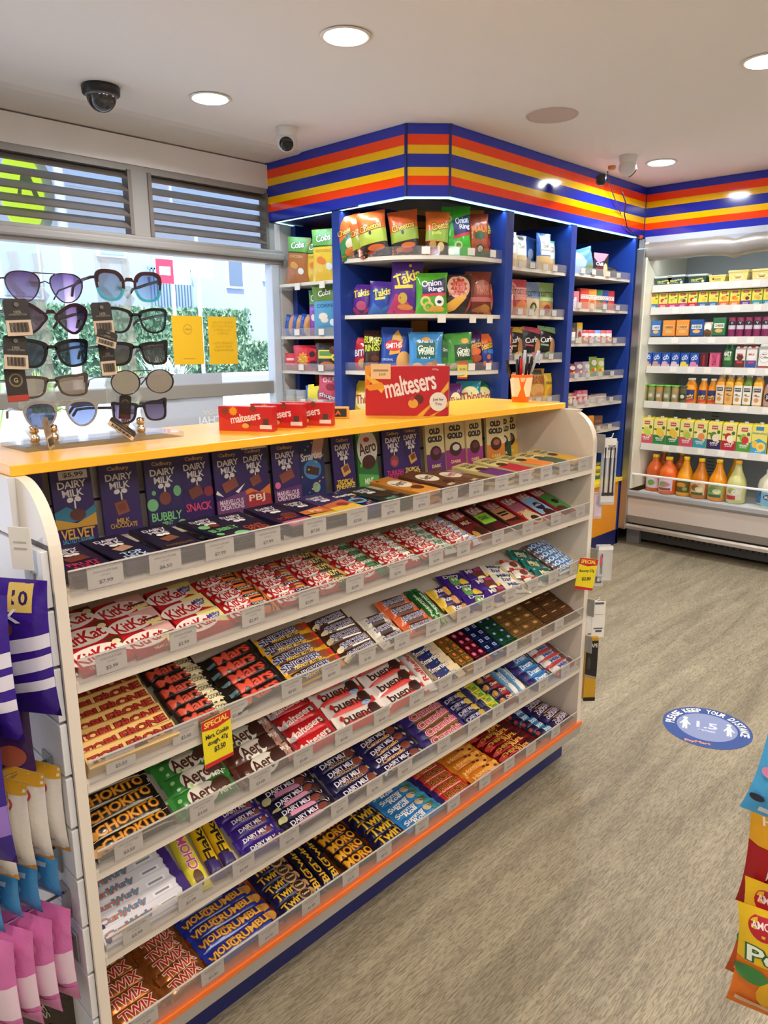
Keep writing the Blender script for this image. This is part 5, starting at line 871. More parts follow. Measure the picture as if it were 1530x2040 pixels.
# ================================================================ chip bags on the corner and side shelves
def stand_item(me, x, y, z, rz, lean, name, label, cat, group, d): put(name, me, TR(x, y, z) @ RZ(rz) @ RX(RAD(-lean)), label, cat, group)
NUT = lambda: ''
CH = 'e -.1 .02 .1 .1 K;t Cheetos -.05 .28 .84 .17 e8b42c 8 1c1410;'
CORNER = [
 # x, y, ang, w, h, z, tilt(roll deg), label, base, art
 (2.85, 2.972, -78, .145, .222, 1.885, 12, 'orange and green crunchy chip bag, leftmost on top corner shelf', 'e0682a', 'p -1 -.3 0 .1 1 .3 1 -1 -1 -1 2c7a3c;' + CH + 'e .2 -.35 .5 .25 cfc6a8;e .1 -.7 .6 .2 c8702c'),
 (2.868, 2.905, -72, .13, .205, 1.886, 10, 'orange and lime chip bag, second on top corner shelf', 'd2602c', 'p -1 .0 1 .2 1 -.5 -1 -.6 9aa82c;p -1 -.6 1 -.45 1 -1 -1 -1 2a1c16;' + CH + 'e 0 -.65 .5 .14 c8702c'),
 (2.868, 2.83, -66, .15, .225, 1.886, 8, 'orange and lime chip bag overlapping the second one', 'dc6a34', 'p -1 .0 1 .2 1 -.4 -1 -.5 a8b43c;p -1 -.5 1 -.4 1 -1 -1 -1 2a1c16;' + CH + 'e .2 -.65 .6 .14 c8602c;e -.2 -.85 .3 .08 b03a24'),
 (2.985, 2.715, -54, .15, .229, 1.886, 7, 'orange lime and black chip bag at the middle of the corner', 'dc6430', 'p -1 .05 1 .25 1 -.3 -1 -.4 8fa030;p -1 -.4 1 -.3 1 -1 -1 -1 241814;' + CH + 'e .2 -.55 .5 .12 c8602c;e .1 -.75 .4 .1 a02c24;e -.4 -.7 .3 .1 b0582c'),
 (3.085, 2.60, -40, .122, .219, 1.886, -2, 'orange and olive puffs bag, right of the corner middle', 'e0702c', 'p -1 .1 1 .3 1 -.4 -1 -.3 8a9c34;p -1 -.35 1 -.4 1 -1 -1 -1 2c1c14;t Cheetos .2 .35 .8 .2 e8b42c 12 1c1410;t puffs -.1 0 .4 .1 c8d43c;e .3 -.6 .3 .2 d8b06c;e -.4 -.5 .3 .16 b07a34;e -.3 -.8 .4 .1 a03a24'),
 (3.205, 2.555, -30, .15, .255, 1.886, 2, 'shiny green onion snack bag on top corner shelf', '3fa62c', 'p -.4 .4 1 .7 1 -.05 -.3 -.2 221c54;t Onion .3 .42 .5 .13 e4e0ec 8;t Ring .5 .15 .4 .12 e4e0ec 6;p -.35 -.2 1 0 1 -.12 -.35 -.32 c02a34;e 0 -.55 .3 .16 c8c08a;e 0 -.55 .18 .09 3f8a2c;e -.7 .5 .3 .15 c8c08a;e -.7 .5 .18 .09 3fa62c;e -.5 -.8 .3 .14 b8c47a'),
 (3.325, 2.505, -24, .122, .225, 1.886, 3, 'brown and orange crisp bag next to the green onion one', '9c4624', 'p -1 .5 1 .8 1 1 -1 1 8a3c24;t MAUI 0 .28 .7 .15 d8782c;e 0 0 .5 .2 35502c;e 0 -.6 .34 .2 1c1c1c;e 0 -.6 .24 .14 b0a890;p -1 -.8 1 -.7 1 -1 -1 -1 2f5a34'),
 (3.405, 2.535, -10, .09, .21, 1.886, 0, 'dark red hot chip bag at right end of top corner shelf', '7c2420', 'r 0 .75 1 .2 c8b8b0;t MAXX 0 .75 .7 .1 a02c24;t REAPER 0 .38 .9 .16 e8d83c 6 2c1410;e 0 -.2 .6 .28 a83c34;r 0 -.8 .9 .2 b0482c'),
 (2.93, 2.995, -76, .12, .165, 1.595, -3, 'small purple chip bag, leftmost on second corner shelf', '552a86', 't Takis -.1 .4 .84 .28 e0c83c 12 2a1450;p -1 -.4 0 -.9 1 -.3 1 -.6 0 -1 -1 -.9 a03a5c;e 0 -.4 .5 .3 b04a6c'),
 (2.955, 2.875, -66, .14, .175, 1.595, -4, 'blue and purple chip bag beside the small purple one', '2c4a9c', 'p -1 1 1 1 1 .6 -1 .5 4a2a86;t Takis 0 .32 .74 .26 e0cf4c 14 1c2450;r -.1 -.05 .4 .07 d8c83c 8;p -1 -1 -.6 -.3 0 -.7 .6 -.4 1 -1 3a6ab0'),
 (2.99, 2.745, -58, .165, .29, 1.595, -5, 'tall purple chip bag in the middle of the corner', '4f2780', 't Takis .05 .3 .92 .24 e4d03c 22 2a1450;r -.1 -.04 .6 .06 d4c43c 6;p -1 -1 -.6 -.3 0 -.4 .6 -.8 1 -1 a8305c;e -.1 -.45 .3 .2 b89c3c;e .1 -.75 .5 .1 c87a3c;e .2 .72 .1 .06 d8b03c'),
 (3.07, 2.615, -48, .165, .21, 1.595, 1, 'bright green onion ring bag with small penguin picture', '4c9c2c', 'p -.6 .45 .9 .75 .95 -.05 -.6 -.05 221c54;t Onion 0 .48 .64 .16 e4e0ec 5;t Rings .3 .16 .5 .14 e4e0ec 4;p -.65 -.06 .95 .02 .95 -.12 -.65 -.2 c02a34;e -.4 -.4 .34 .26 c8b86a;e -.4 -.4 .2 .14 4c9c2c;e -.2 -.65 .34 .24 c8b86a;e -.2 -.65 .2 .12 4c9c2c;e .5 -.4 .3 .26 e8e4dc;e .5 -.44 .16 .08 2a2a3a;e .3 -.78 .5 .16 d8a03c'),
 (3.195, 2.545, -30, .16, .205, 1.595, 1, 'dark crisp bag with cream and red emblem', '2c2220', 'e .1 .35 .8 .6 d8a88c;s .1 .38 .64 .5 a8382c;t SUPER .1 .48 .44 .14 d87a6a;t CRISP .1 .25 .4 .12 d87a6a;p -1 -1 -.2 -.8 .6 -.2 .6 .05 -.2 -.2 -1 -.6 d8a03c;t BANANA 0 0 .6 .08 c86a6a;p .5 -1 1 -.5 1 -.1 .8 -.4 a83a34'),
 (3.325, 2.50, -18, .15, .225, 1.595, 0, 'brown puffed snack bag near right end of second corner shelf', '6a3020', 'e .2 .1 .7 .5 8c3a28;t PUFF .2 .2 .5 .14 c06a4a;t RING .2 .02 .5 .12 c06a4a;r 0 -.32 .9 .1 b8605c;p -1 -.9 .4 -.5 1 -1 a0643a;e .4 -.75 .4 .2 b0783a'),
 (3.41, 2.52, -8, .125, .20, 1.595, -2, 'yellow cheese puff bag at right end of second corner shelf', 'd8a444', 'e 0 .1 .8 .5 b8503c;t PUFF 0 .2 .5 .14 d89a5c;r 0 -.3 .9 .1 c86a5c;e .3 -.65 .4 .2 c8903c;e -.4 -.7 .4 .2 b8782c'),
 (2.935, 3.00, -76, .11, .178, 1.30, -3, 'small red chip bag, leftmost on third corner shelf', 'b52432', 't BITES 0 .05 .9 .24 e4e4ec 6 1c2a54;p -1 .6 1 .8 1 1 -1 1 c83a44;e .2 -.6 .6 .3 d89a5c'),
 (2.94, 2.925, -68, .112, .215, 1.30, -1, 'brown burger snack bag with lime lettering', '3f2620', 't BURGER .1 .5 1 .18 c8d834 -4;t RINGS 0 .12 .8 .2 c8d834 4 2a1814;r 0 -.75 .6 .16 6a4438;e .3 -.4 .4 .14 5c3426'),
 (2.985, 2.80, -60, .165, .23, 1.30, -2, 'royal blue chip bag with red oval and gold', '24489c', 'p -.2 .6 .1 .9 .5 .4 .3 -.2 -.4 -.3 d8a43c;e -.1 .15 .62 .26 c02a34;t SMITHS -.1 .15 .54 .12 ece6e0 6;e .6 -.6 .5 .5 d8a45c;t ORIGINAL -.5 -.5 .4 .06 a8bce0'),
 (3.06, 2.645, -47, .18, .205, 1.30, 0, 'sky blue grain snack bag with dark green label', '3f88c4', 'r 0 .05 .56 .42 1f5c4c;t Grain 0 .14 .5 .15 e4e8d8;t Waves 0 -.04 .5 .15 e4e8d8;t SUNBITES 0 .5 .44 .08 d8dce0;e 0 .62 .24 .1 d8923c;t SALT 0 -.35 .3 .05 d8e4ec;e .3 -.75 .3 .2 b8906a;e .55 -.7 .2 .24 a87a54;e -.5 -.75 .3 .16 c8b8a0'),
 (3.16, 2.60, -38, .08, .195, 1.30, 0, 'green grain snack bag mostly hidden behind the blue one', '3f7c38', 'r 0 .05 .8 .36 1f4c2c;t Grain .2 .12 .5 .1 d8e4c8'),
 (3.215, 2.53, -28, .15, .20, 1.30, 4, 'lighter green grain snack bag leaning with a yellow price card', '4c9440', 'e .4 .55 .3 .14 d8a03c;r .2 -.05 .66 .42 1f4c2c;t Grain .25 .06 .5 .14 e4e8d8;t Waves .2 -.14 .5 .14 e4e8d8;e -.5 -.75 .3 .16 c8b8a0;p -.4 -1 0 -.7 .8 -1 2f6a2c'),
 (3.325, 2.525, -20, .135, .205, 1.30, 6, 'purple and orange cheese snack bag', '3f1c50', 't Cheetos .1 .3 .84 .2 e8a02c 8 1c1410;e .1 -.05 .6 .2 d8642c;e .2 -.4 .5 .2 b0502c;e -.3 -.75 .5 .2 7c3a3c'),
 (3.395, 2.505, -10, .13, .195, 1.30, 3, 'blue and orange cheese ball bag at right end of third corner shelf', '2a4a9c', 'p -1 .5 1 .3 1 1 -1 1 d8642c;t Cheetos .1 .35 .9 .26 e8b42c 10 1c1410;e .3 -.3 .2 .14 d8702c;e .5 -.65 .2 .14 d8702c;e -.1 -.65 .2 .14 d8702c;e .6 0 .4 .14 3f88c4'),
 (2.935, 2.99, -76, .13, .20, 1.04, -3, 'yellow thin chip bag peeking over the worktop at left', 'd8b834', 'e 0 -.1 .8 .5 e4dca0;t Thins 0 0 .8 .26 a8402c 8'),
 (3.20, 2.55, -35, .08, .19, 1.04, 0, 'purple thin chip bag behind the large red box', '6a2c74', 'e 0 0 .8 .5 e4dca0;t Thins 0 .05 .8 .2 a8402c 8'),
 (3.295, 2.525, -22, .14, .20, 1.04, 0, 'teal thin chip bag on the lowest visible corner shelf', '2a8c9c', 'e 0 .1 .84 .62 e4dc9c;t Thins 0 .14 .8 .28 a8402c 8;e 0 -.6 .5 .14 c8a45c'),
 (3.40, 2.515, -10, .12, .195, 1.04, 0, 'dark green thin chip bag at the right end of lowest corner shelf', '256a3c', 'e 0 .1 .84 .6 e4dc9c;t Thins 0 .14 .8 .26 a8402c 8;e 0 -.6 .5 .14 c8a45c'),
]
for i, (x, y, a, w, h, z, roll, label, base, art) in enumerate(CORNER):
    me = pack('bag', w*1.06, h, .07, base, art)
    put('chip_bag', me, TR(x, y, z+.001) @ RZ(RAD(a*.55-20)) @ RY(RAD(-roll)) @ RX(RAD(-4)), label, 'chip bag', 'chip bags on the corner shelves')
mb = MB(); mb.box(-.028, .028, -.0006, .0006, -.09, 0, C('e8d21c', .5)); decals(mb, 'r 0 .85 1 .2 c83a2c;r 0 -.9 1 .1 c21f2a;t $3.99 0 .1 .6 .14 8a7a2c', .056, .09, lambda a, b, e: (a, -.0006-e, b-.045), [], [])
put('price_card', mb.mesh('price_card'), TR(3.165, 2.475, 1.35) @ RZ(RAD(-32)), 'yellow price card hanging below the lighter green chip bag', 'price card')
POP = lambda c, c2: f'p -1 1 1 1 1 .34 -1 .34 5c9440;t Cobs 0 .66 .62 .17 eef0e4 8 1c4a34;r 0 .34 1 .025 24481c;t POPCORN 0 .16 .6 .06 {c2};e -.2 -.2 .3 .14 {c};e 0 -.25 .26 .12 {c};e .5 -.45 .24 .14 d8dcd8'
def leftbag(y, w, h, z, lab, base, art, shp='bag', x=2.905, roll=0, d=.055, name='popcorn_bag', cat='snack bag', grp='snacks left of the corner', ang=-90+18):
    put(name, pack(shp, w, h, d, base, art), TR(x, y, z+.001) @ RZ(RAD(ang)) @ RY(RAD(-roll)), lab, cat, grp)
leftbag(3.52, .16, .26, 1.79, 'brown popcorn bag with green top on the highest side shelf', 'a8683c', POP('c8924c', 'c89c7c'), roll=-6)
leftbag(3.40, .15, .245, 1.79, 'yellow popcorn bag behind, between brown and front yellow ones', 'd8b23c', POP('d8782c', 'b8902c'), x=2.96)
leftbag(3.265, .17, .28, 1.79, 'yellow popcorn bag nearest the blue divider on highest side shelf', 'dcb83c', POP('d8782c', 'b8902c'))
for k, y in enumerate((3.60, 3.53, 3.46)):
    leftbag(y, .075, .125, 1.49, f'small blue and tan biscuit pack, {["leftmost", "middle", "rightmost"][k]} of three on second side shelf', '22469c', 'p .1 1 1 1 1 -1 .4 -1 .1 -.2 c8955c;e -.4 .6 .3 .2 3f6ac0', roll=-8, name='biscuit_pack')
leftbag(3.385, .11, .26, 1.49, 'violet popcorn bag with green top on second side shelf', '8c4cb0', POP('e4dcc8', 'b080d0'), x=2.94)
leftbag(3.255, .185, .285, 1.49, 'light blue popcorn bag with olive top on second side shelf', '4f94bc', 'p -1 1 1 1 1 .34 -1 .34 5c7c2c;t Cobs 0 .66 .5 .14 eef0e4 8 2a3a1c;t CORN 0 .16 .6 .07 2c5a7c;e -.1 -.25 .36 .14 dcd4bc;e 0 -.4 .3 .1 dcd4bc;e .6 -.5 .24 .14 d8e0e4', roll=2)
leftbag(3.585, .10, .10, 1.288, 'small red noodle pack at left of third side shelf', 'c8343c', 'r 0 .3 .6 .14 e4b0a8;r 0 -.3 1 .1 e07a74', name='snack_pack')
leftbag(3.45, .19, .148, 1.288, 'red multipack bag with orange mascot-free sunburst on third side shelf'.replace('mascot-free ', ''), 'c42434', 's -.1 -.1 .5 .6 e08a2c;t HOT -.1 -.1 .3 .3 f0d83c 6 7c1c24;e .6 .3 .2 .24 2a1c1c;e .7 -.5 .3 .3 5a1c24', name='snack_pack')
leftbag(3.25, .18, .162, 1.288, 'black and yellow multipack bag on third side shelf', '2c2826', 'r -.1 .2 .6 .3 d8c84c;r -.1 .25 .5 .16 5c8c3c;e .6 .0 .2 .26 e4d83c;t 4 .6 .0 .08 .14 2c2826;e 0 -.6 .6 .3 c8702c;e .5 .5 .3 .3 5c2a24', name='snack_pack')
for k, y in enumerate((3.60, 3.50)):
    t = thing('party_cup', f'clear pale plastic tub, {["left", "right"][k]} one on lowest side shelf', 'tub', (2.91, y, 1.086), 0, 'plastic tubs on lowest side shelf')
    MB().lathe([(0, .032), (.08, .045), (.083, .048), (.083, .044)], frosted('tub_plastic', 'dfe4e8', .65), 24).build('tub', t); MB().lathe([(.02, .036), (.05, .0405)], C('c9c4be', .4), 24, caps=False).build('label', t)
leftbag(3.39, .14, .11, 1.085, 'yellow and blue lolly bag on lowest side shelf', '3a5cae', 'r -.3 .4 .3 .8 e0d43c 12;r .2 .3 .3 .8 e0d43c 12;e 0 -.6 .7 .4 c8b08c', roll=-6, name='lolly_bag')
leftbag(3.255, .17, .21, 1.085, 'tall pinkish red lollipop bag on lowest side shelf', 'c4485c', 't CHUPS .1 .5 .6 .14 e8c8cc 8;e .2 .1 .4 .2 8c2434;t chupas .1 -.45 .9 .2 ece0e0 -8 5c1c34;e 0 -.8 .6 .2 8a6a9c', roll=-5, name='lolly_bag')
def rb(x, w, h, z, lab, base, art, shp='bag', y=2.52, roll=0, d=.05, name='chip_bag', cat='chip bag', grp='chip bags right of the corner', side=None):
    put(name, pack(shp, w, h, d, base, art, side=side), TR(x, y, z+.001) @ RZ(RAD(rnd.uniform(-6, 0)-6)) @ RY(RAD(-roll)) @ RX(RAD(-2)), lab, cat, grp)
KET = 'r 0 .35 .7 .5 e4ddc8;t KETTLE 0 .5 .5 .1 3a3430;t CHIPS 0 .3 .4 .08 3a3430;p -1 -.2 1 -.2 1 -1 -1 -1 c8a878;e 0 -.7 .6 .2 d8a44c;'
rb(3.63, .12, .20, 1.855, 'white and black crisp bag, leftmost on top shelf right of corner', 'cfc8b8', KET + 's 0 .8 .6 .2 2c2c2c')
rb(3.745, .12, .19, 1.855, 'second white and black crisp bag with tan base', 'c8c0b0', KET + 's 0 .8 .5 .16 3c3c3c', y=2.53)
rb(3.85, .14, .20, 1.855, 'shiny dark blue crisp bag leaning on top shelf', '24468c', 'e .1 0 .4 .3 8a9cb8;p -1 -.4 0 -.2 1 -.8 1 -1 -1 -1 8a8478', y=2.56, roll=-8)
rb(3.935, .125, .215, 1.855, 'blue topped crisp bag with cream label', '3a6ab8', KET + 'r 0 .1 .7 .02 8c8478', y=2.49)
rb(4.03, .10, .185, 1.855, 'mint topped crisp bag with cream label', '7cc4b8', KET, y=2.51)
rb(4.075, .08, .185, 1.855, 'yellow and pink topped crisp bag at the divider', 'd8b83c', KET.replace('c8a878', 'c89078') + 'p .2 1 1 1 1 .7 c82a5c', y=2.57)
TOS = lambda c, c2: f'r 0 .3 1 .24 {c2};t TOSTITOS 0 .3 .92 .15 1f1a18;r 0 -.05 .9 .1 {c2};e 0 -.6 .8 .44 {c};'
rb(3.60, .14, .20, 1.60, 'pinkish corn chip bag, leftmost on its shelf', 'c08874', TOS('c8844c', 'd8a48c'))
rb(3.715, .13, .20, 1.60, 'red corn chip bag with orange chips picture', 'a83c44', TOS('c8743c', 'c88070'), y=2.50)
rb(3.865, .16, .195, 1.60, 'blue grey corn chip bag with avocado picture', 'c8b08c', 'p -1 1 1 1 1 0 -1 .1 6a7c98;t TOSTITOS 0 .3 .92 .15 1f1a18;e 0 -.5 .4 .3 2c3c24;e 0 -.5 .2 .16 b8b45c')
rb(4.015, .165, .20, 1.60, 'green corn chip bag with salsa picture', 'b88c54', 'p -1 1 1 1 1 -.2 -1 -.1 7c9454;t TOSTITOS 0 .3 .92 .15 1f1a18;r 0 0 .8 .1 a8b87c;e 0 -.6 .4 .3 8c3c24')
rb(3.61, .135, .185, 1.347, 'dark red crisp bag with white fries lettering', '7c1c34', 't FRENCH 0 -.25 .8 .14 e4dcd4;t FRIES 0 -.55 .7 .14 e4dcd4;p -.6 .4 -.3 .8 0 .9 .4 .8 .6 .4 .4 0 -.4 0 d8a844')
CUR = lambda c: f't Curls -.2 .2 .64 .17 e4dcd8 10;p -1 1 1 1 1 .6 -1 .75 {c};e .5 -.3 .34 .6 b07a4c;e .3 -.7 .5 .2 {c};r -.4 -.15 .4 .05 {c}'
rb(3.735, .15, .19, 1.347, 'black curly crisp bag with gold top', '1e1a18', CUR('c8a43c'), y=2.54)
rb(3.875, .17, .19, 1.347, 'black curly crisp bag with pink top', '1e1a1a', CUR('b84a5c'), roll=-5)
rb(4.01, .17, .195, 1.347, 'black curly crisp bag with green and red top', '1c1a18', CUR('7c9c6c') + 'p -1 .8 0 .9 -.6 .5 b83a44', y=2.50, roll=-5)
rb(3.80, .165, .185, 1.09, 'cream potato chip bag behind the pen cup', 'c8b088', 'e .2 .65 .4 .2 3c4a54;t POTATO 0 .2 .84 .15 3a2a20;t CHIPS 0 -.12 .7 .15 3a2a20;e -.2 -.5 .2 .24 8c2c34;e .3 -.75 .6 .2 c87c3c')
rb(3.955, .16, .20, 1.09, 'golden prawn cracker bag', 'c8903c', 'r 0 .8 .6 .16 3c4a3c;t PRAWN 0 .45 .8 .14 8c3c24;t CRACKER 0 .2 .9 .12 8c3c24;e 0 -.3 .8 .4 d8a05c;e .2 -.7 .6 .3 c8843c')
rb(4.06, .075, .17, 1.09, 'narrow yellow snack bag at the divider', 'd8b02c', 't RINGS 0 .3 .8 .12 3a2a20;e 0 -.4 .7 .4 c8902c', y=2.50)
# right-hand bay: boxes, jars, lollies
G2 = 'groceries in the narrow bay beside the fridge'
def bx(x, w, h, z, lab, base, art, name='grocery_box', cat='grocery pack', shp='box', d=.05, y=2.50, roll=0): rb(x, w, h, z, lab, base, art, shp, y, roll, d, name, cat, G2)
bx(4.40, .26, .16, 1.862, 'large blue and silver bag lying on the top shelf of the narrow bay', '4a7ab0', 'p -1 1 -.3 1 .2 0 -.4 -1 -1 -1 8aa4c8;e .4 -.5 .4 .3 6a7c54;p 0 .2 1 .9 1 .4 3a6aa4', 'snack_bag', shp='bag', d=.08, roll=14)
bx(4.62, .16, .15, 1.862, 'black corn cake packet with pink top on the narrow bay', '1f1a1e', 'p -1 1 1 1 .4 .4 -.4 .2 -1 .6 d87a8c;t Chilli -.2 .1 .5 .14 e4d8d8;r -.2 -.3 .5 .2 5c1c2c;e .6 -.4 .3 .6 c8a878', d=.04)
bx(4.80, .12, .08, 1.862, 'small dark round loaf packet at the right of the top shelf', '17151a', 'e 0 0 .6 .5 221f26', 'snack_bag', shp='bag', d=.05)
bx(4.29, .10, .105, 1.655, 'small pink and red packet beside the biscuit stick boxes', 'b86a74', 'r .1 -.3 .4 .6 c8c0cc;e -.4 .3 .5 .4 c84a4c')
STK = 'r 0 .2 .9 .2 e4dcd8;t POCKY 0 .2 .84 .16 8a3c34;e 0 -.4 .6 .3 b8442c'
for k, (x, c, l_) in enumerate([(4.42, 'b8382c', 'red and orange'), (4.52, 'd88c34', 'amber'), (4.60, '2f6a3c', 'green'), (4.68, '2c3c84', 'blue'), (4.76, 'a82434', 'crimson')]):
    bx(x, .085 if k < 4 else .10, .128, 1.655, f'{l_} biscuit stick box on the second shelf of the narrow bay', c, STK, 'biscuit_stick_box', d=.03, y=2.49)
def jar(x, y, z, r, h, body, lid, lab, name='jar', cat='jar', grp=G2, art='', sq=0):
    t = thing(name, lab, cat, (x, y, z), 0, grp)
    MB().lathe([(0, r*.9), (h*.06, r), (h*.7, r), (h*.85, r*.75)], C(body, .2), 20, sq=sq).build('jar_body', t); MB().lathe([(h*.85, r*.8), (h, r*.8), (h*1.001, r*.7)], C(lid, .35), 18).build('lid', t)
    mb = MB(); mb.lathe([(h*.15, r+.0008), (h*.6, r+.0008)], C('e4dcd0', .5), 20, caps=False, sq=sq); mb.build('label', t)
jar(4.25, 2.49, 1.441, .022, .13, '7c2c20', 'd8d0c4', 'brown sauce jar, left of the two jars')
jar(4.32, 2.50, 1.441, .022, .12, '5c3a24', '3a3a3e', 'dark spread jar, right of the two jars')
bx(4.385, .05, .13, 1.44, 'yellow capped spice packet hanging tall', 'a89a94', 'r 0 .7 1 .3 d8b02c;e 0 -.2 .6 .4 8c2c24;r .2 -.7 .3 .3 e4d02c')
for k, (x, c) in enumerate([(4.46, 'b82c3c'), (4.54, 'c83a44'), (4.62, '6a8cc0'), (4.70, 'b84c54'), (4.78, 'c05a64')]):
    bx(x, .075, .085, 1.44, f'small {["red", "bright red", "pale blue", "rose", "pink"][k]} dessert tub on the third shelf of narrow bay', c, 'r 0 .3 .9 .2 e4dcdc;e 0 -.3 .5 .4 e4d0b0;e 0 -.3 .3 .2 c87a3c', 'dessert_tub', shp='cyl')
for k, (x, w, h, c) in enumerate([(4.25, .08, .075, '4a5cae'), (4.34, .08, .09, '8c2434'), (4.43, .09, .1, '8c6a8c'), (4.53, .08, .1, 'b0a8b8'), (4.62, .09, .13, '7c9c34'), (4.72, .09, .12, 'a8b83c')]):
    bx(x, w, h, 1.222, f'{["small blue speckled", "small dark red", "mauve", "silvery pink", "olive green", "lime green"][k]} lolly bag on fourth shelf of narrow bay', c, 'e 0 .4 .7 .3 e4dcd0;e -.3 -.4 .3 .2 d8402c;e .3 -.3 .3 .2 e8c83c;e .1 -.7 .3 .2 3a6ab8', 'lolly_bag', 'lolly bag', 'bag', .03)
for k, (x, w, h, c) in enumerate([(4.24, .06, .075, '8c1c3c'), (4.31, .065, .08, 'b8902c'), (4.375, .05, .08, 'a83c54'), (4.44, .06, .09, 'c85a74'), (4.51, .06, .09, 'd0647c'), (4.60, .09, .05, 'b8a8a0'), (4.72, .12, .055, 'a89890')]):
    bx(x, w, h, 1.045, f'{["dark red", "gold", "crimson", "pink", "light pink", "pale flat", "wide pale"][k]} sweets tub on fifth shelf of narrow bay', c, 'r 0 .3 .9 .16 e4d0d4;e 0 -.3 .5 .4 e4c8b0', 'sweets_tub', 'sweets tub', 'cyl' if k < 5 else 'box')
bx(4.56, .12, .10, .86, 'orange and red biscuit box on sixth shelf of narrow bay', 'b83a24', 'p .2 1 1 1 1 -1 -.2 -1 e0902c;e .1 0 .3 .4 3a1c14', 'grocery_box')
bx(4.70, .10, .09, .86, 'plain brown box on sixth shelf of narrow bay', '6a4438', 'r 0 .2 .7 .2 8a5c4c', 'grocery_box')
bx(4.74, .09, .12, .50, 'green and yellow spray pack standing on the yellow base worktop', '1f5c3c', 'e 0 0 .9 .6 c8b82c;r 0 .1 .7 .05 2c4a1c;r 0 -.05 .7 .05 2c4a1c;r 0 -.2 .7 .05 2c4a1c;e 0 .8 .6 .1 c8702c', 'cleaning_pack')

# ================================================================ fridge contents
def fp(y, w, h, z, lab, base, art, shp='box', name='carton', cat='carton', grp=None, d=.05, x=5.075, side=None, top=None, cap=None):
    me = pack(shp, w*.95, h, d, base, art, side=side)
    if not (top or cap): put(name, me, TR(x + d/2 + .012, y, z+.001) @ RZ(RAD(-90)), lab, cat, grp); return
    t = thing(name, lab, cat, (x + d/2 + .012, y, z+.001), RAD(-90), grp); link('carton_body', me, t)
    if top: MB().prism([(-d/2, h), (d/2, h), (0, h+top)], -w*.46, w*.46, C(side or base), 'x').build('gable_top', t)
    if cap: MB().lathe([(h+.001 + (top or 0)*.4, .012), (h+.016 + (top or 0)*.4, .012)], C(cap, .35), 14, M=TR(0, -d*.12, 0)).build('cap', t)
Z = FS
TUBS = [(2.27, '2c4a48', 'dark green spread tub at left of the top fridge shelf', .062), (2.181, '2a4450', 'blue green spread tub, second on top fridge shelf', .065), (2.039, '2f4a40', 'dark green spread tub, third on top fridge shelf', .062),
        (1.91, 'd8c45c', 'small yellow spread tub on top fridge shelf', .048), (1.78, 'dcc878', 'large cream spread tub left of its twin', .070), (1.637, 'd8c678', 'large cream spread tub at the right photo edge', .069), (1.49, 'd8c678', 'cream tub beyond the right photo edge', .069)]
for y, c, lab, h in TUBS:
    t = thing('spread_tub', lab, 'tub', (5.135, y, Z[0]+.001), RAD(-90), 'spread tubs on top fridge shelf')
    w = .12 if h > .05 else .105
    mb = MB(); mb.prism([(-w/2+.008, 0), (w/2-.008, 0), (w/2, h*.8), (-w/2, h*.8)], -.04, .04, C(c, .35), 'y')
    art = 'e 0 0 .6 .7 e4d8a0;t Fresh 0 .1 .4 .3 7c8c3c;r 0 -.25 .3 .12 b8402c' if h > .066 else ('t Margarine 0 .15 .7 .4 e0cf5c 8;e .7 -.4 .16 .4 e4dc8c;r -.2 -.5 .5 .1 8fa48c' if c[0] == '2' else 'r .1 .2 .4 .2 8a7c3c;e -.5 .3 .16 .4 5c3a24;r 0 -.4 .5 .1 a89a4c')
    decals(mb, art, w*.9, h*.7, lambda a, b, e: (a, -.0402-e, b+h*.4), [], []); mb.build('tub', t)
    MB().box(-w/2-.003, w/2+.003, -.043, .043, h*.78, h, C(c if h > .066 else ('b8c0b8' if c[0] == '2' else 'e0cf7c'), .3), bev=.004).build('lid', t)
FRU = lambda c, f1, f2: f'r 0 -.72 1 .3 {c};r 0 .7 .56 .14 b02434;t GOLD 0 .7 .4 .06 e8dcd0;e -.1 0 .5 .26 {f1};e .3 -.12 .4 .22 {f2};e .6 .3 .3 .1 4c7c2c;t JUICE 0 -.7 .5 .07 e8e4dc;t DRINK 0 -.84 .6 .05 e8e4dc'
JB = [('3a6a9c', 'd8c03c', 'd8c03c', 'blue'), ('b83a4c', 'c8302c', 'e4b8a0', 'red apple'), ('b82c6a', '9cb83c', 'd8c84c', 'magenta pear'), ('b02c7c', '9cb03c', '8c2c5c', 'pink pear'), ('b82434', 'c0302c', 'e4d0b0', 'red'), ('2f5c94', 'd8c44c', 'd8b03c', 'blue pineapple'), ('2f6494', 'd8c04c', 'd8b03c', 'steel blue'), ('d8642c', 'd87a2c', 'e0a03c', 'orange'), ('d8742c', 'd8702c', 'e0902c', 'light orange'), ('5c2c84', 'c8c03c', '6a2c3c', 'violet'), ('2c8490', 'c8b43c', 'd8a03c', 'teal'), ('2c7c9c', 'c8b43c', 'd8a83c', 'turquoise')]
for i, (c, f1, f2, l_) in enumerate(JB): fp(2.322 - i*.0672, .064, .098, Z[1], f'small juice box with {l_} base, {"left" if i < 4 else "middle" if i < 8 else "right"} part of second fridge shelf', 'd8cc54', FRU(c, f1, f2), grp='small juice boxes on second fridge shelf', d=.045, name='juice_box', cat='juice box')
for i in range(3): fp(1.515 - i*.068, .064, .1, Z[1], ['black topped juice box near right photo edge', 'black topped juice box at the right photo edge', 'black topped juice box past the photo edge'][i], 'c88c5c', 'p -1 1 1 1 1 .2 -1 .2 1c241c;t JUST .0 .7 .7 .14 d8e0d0;t JUICE 0 .42 .8 .14 d8e0d0;e 0 -.2 .6 .2 8ab04c', grp='black topped juice boxes', d=.045, name='juice_box', cat='juice box')
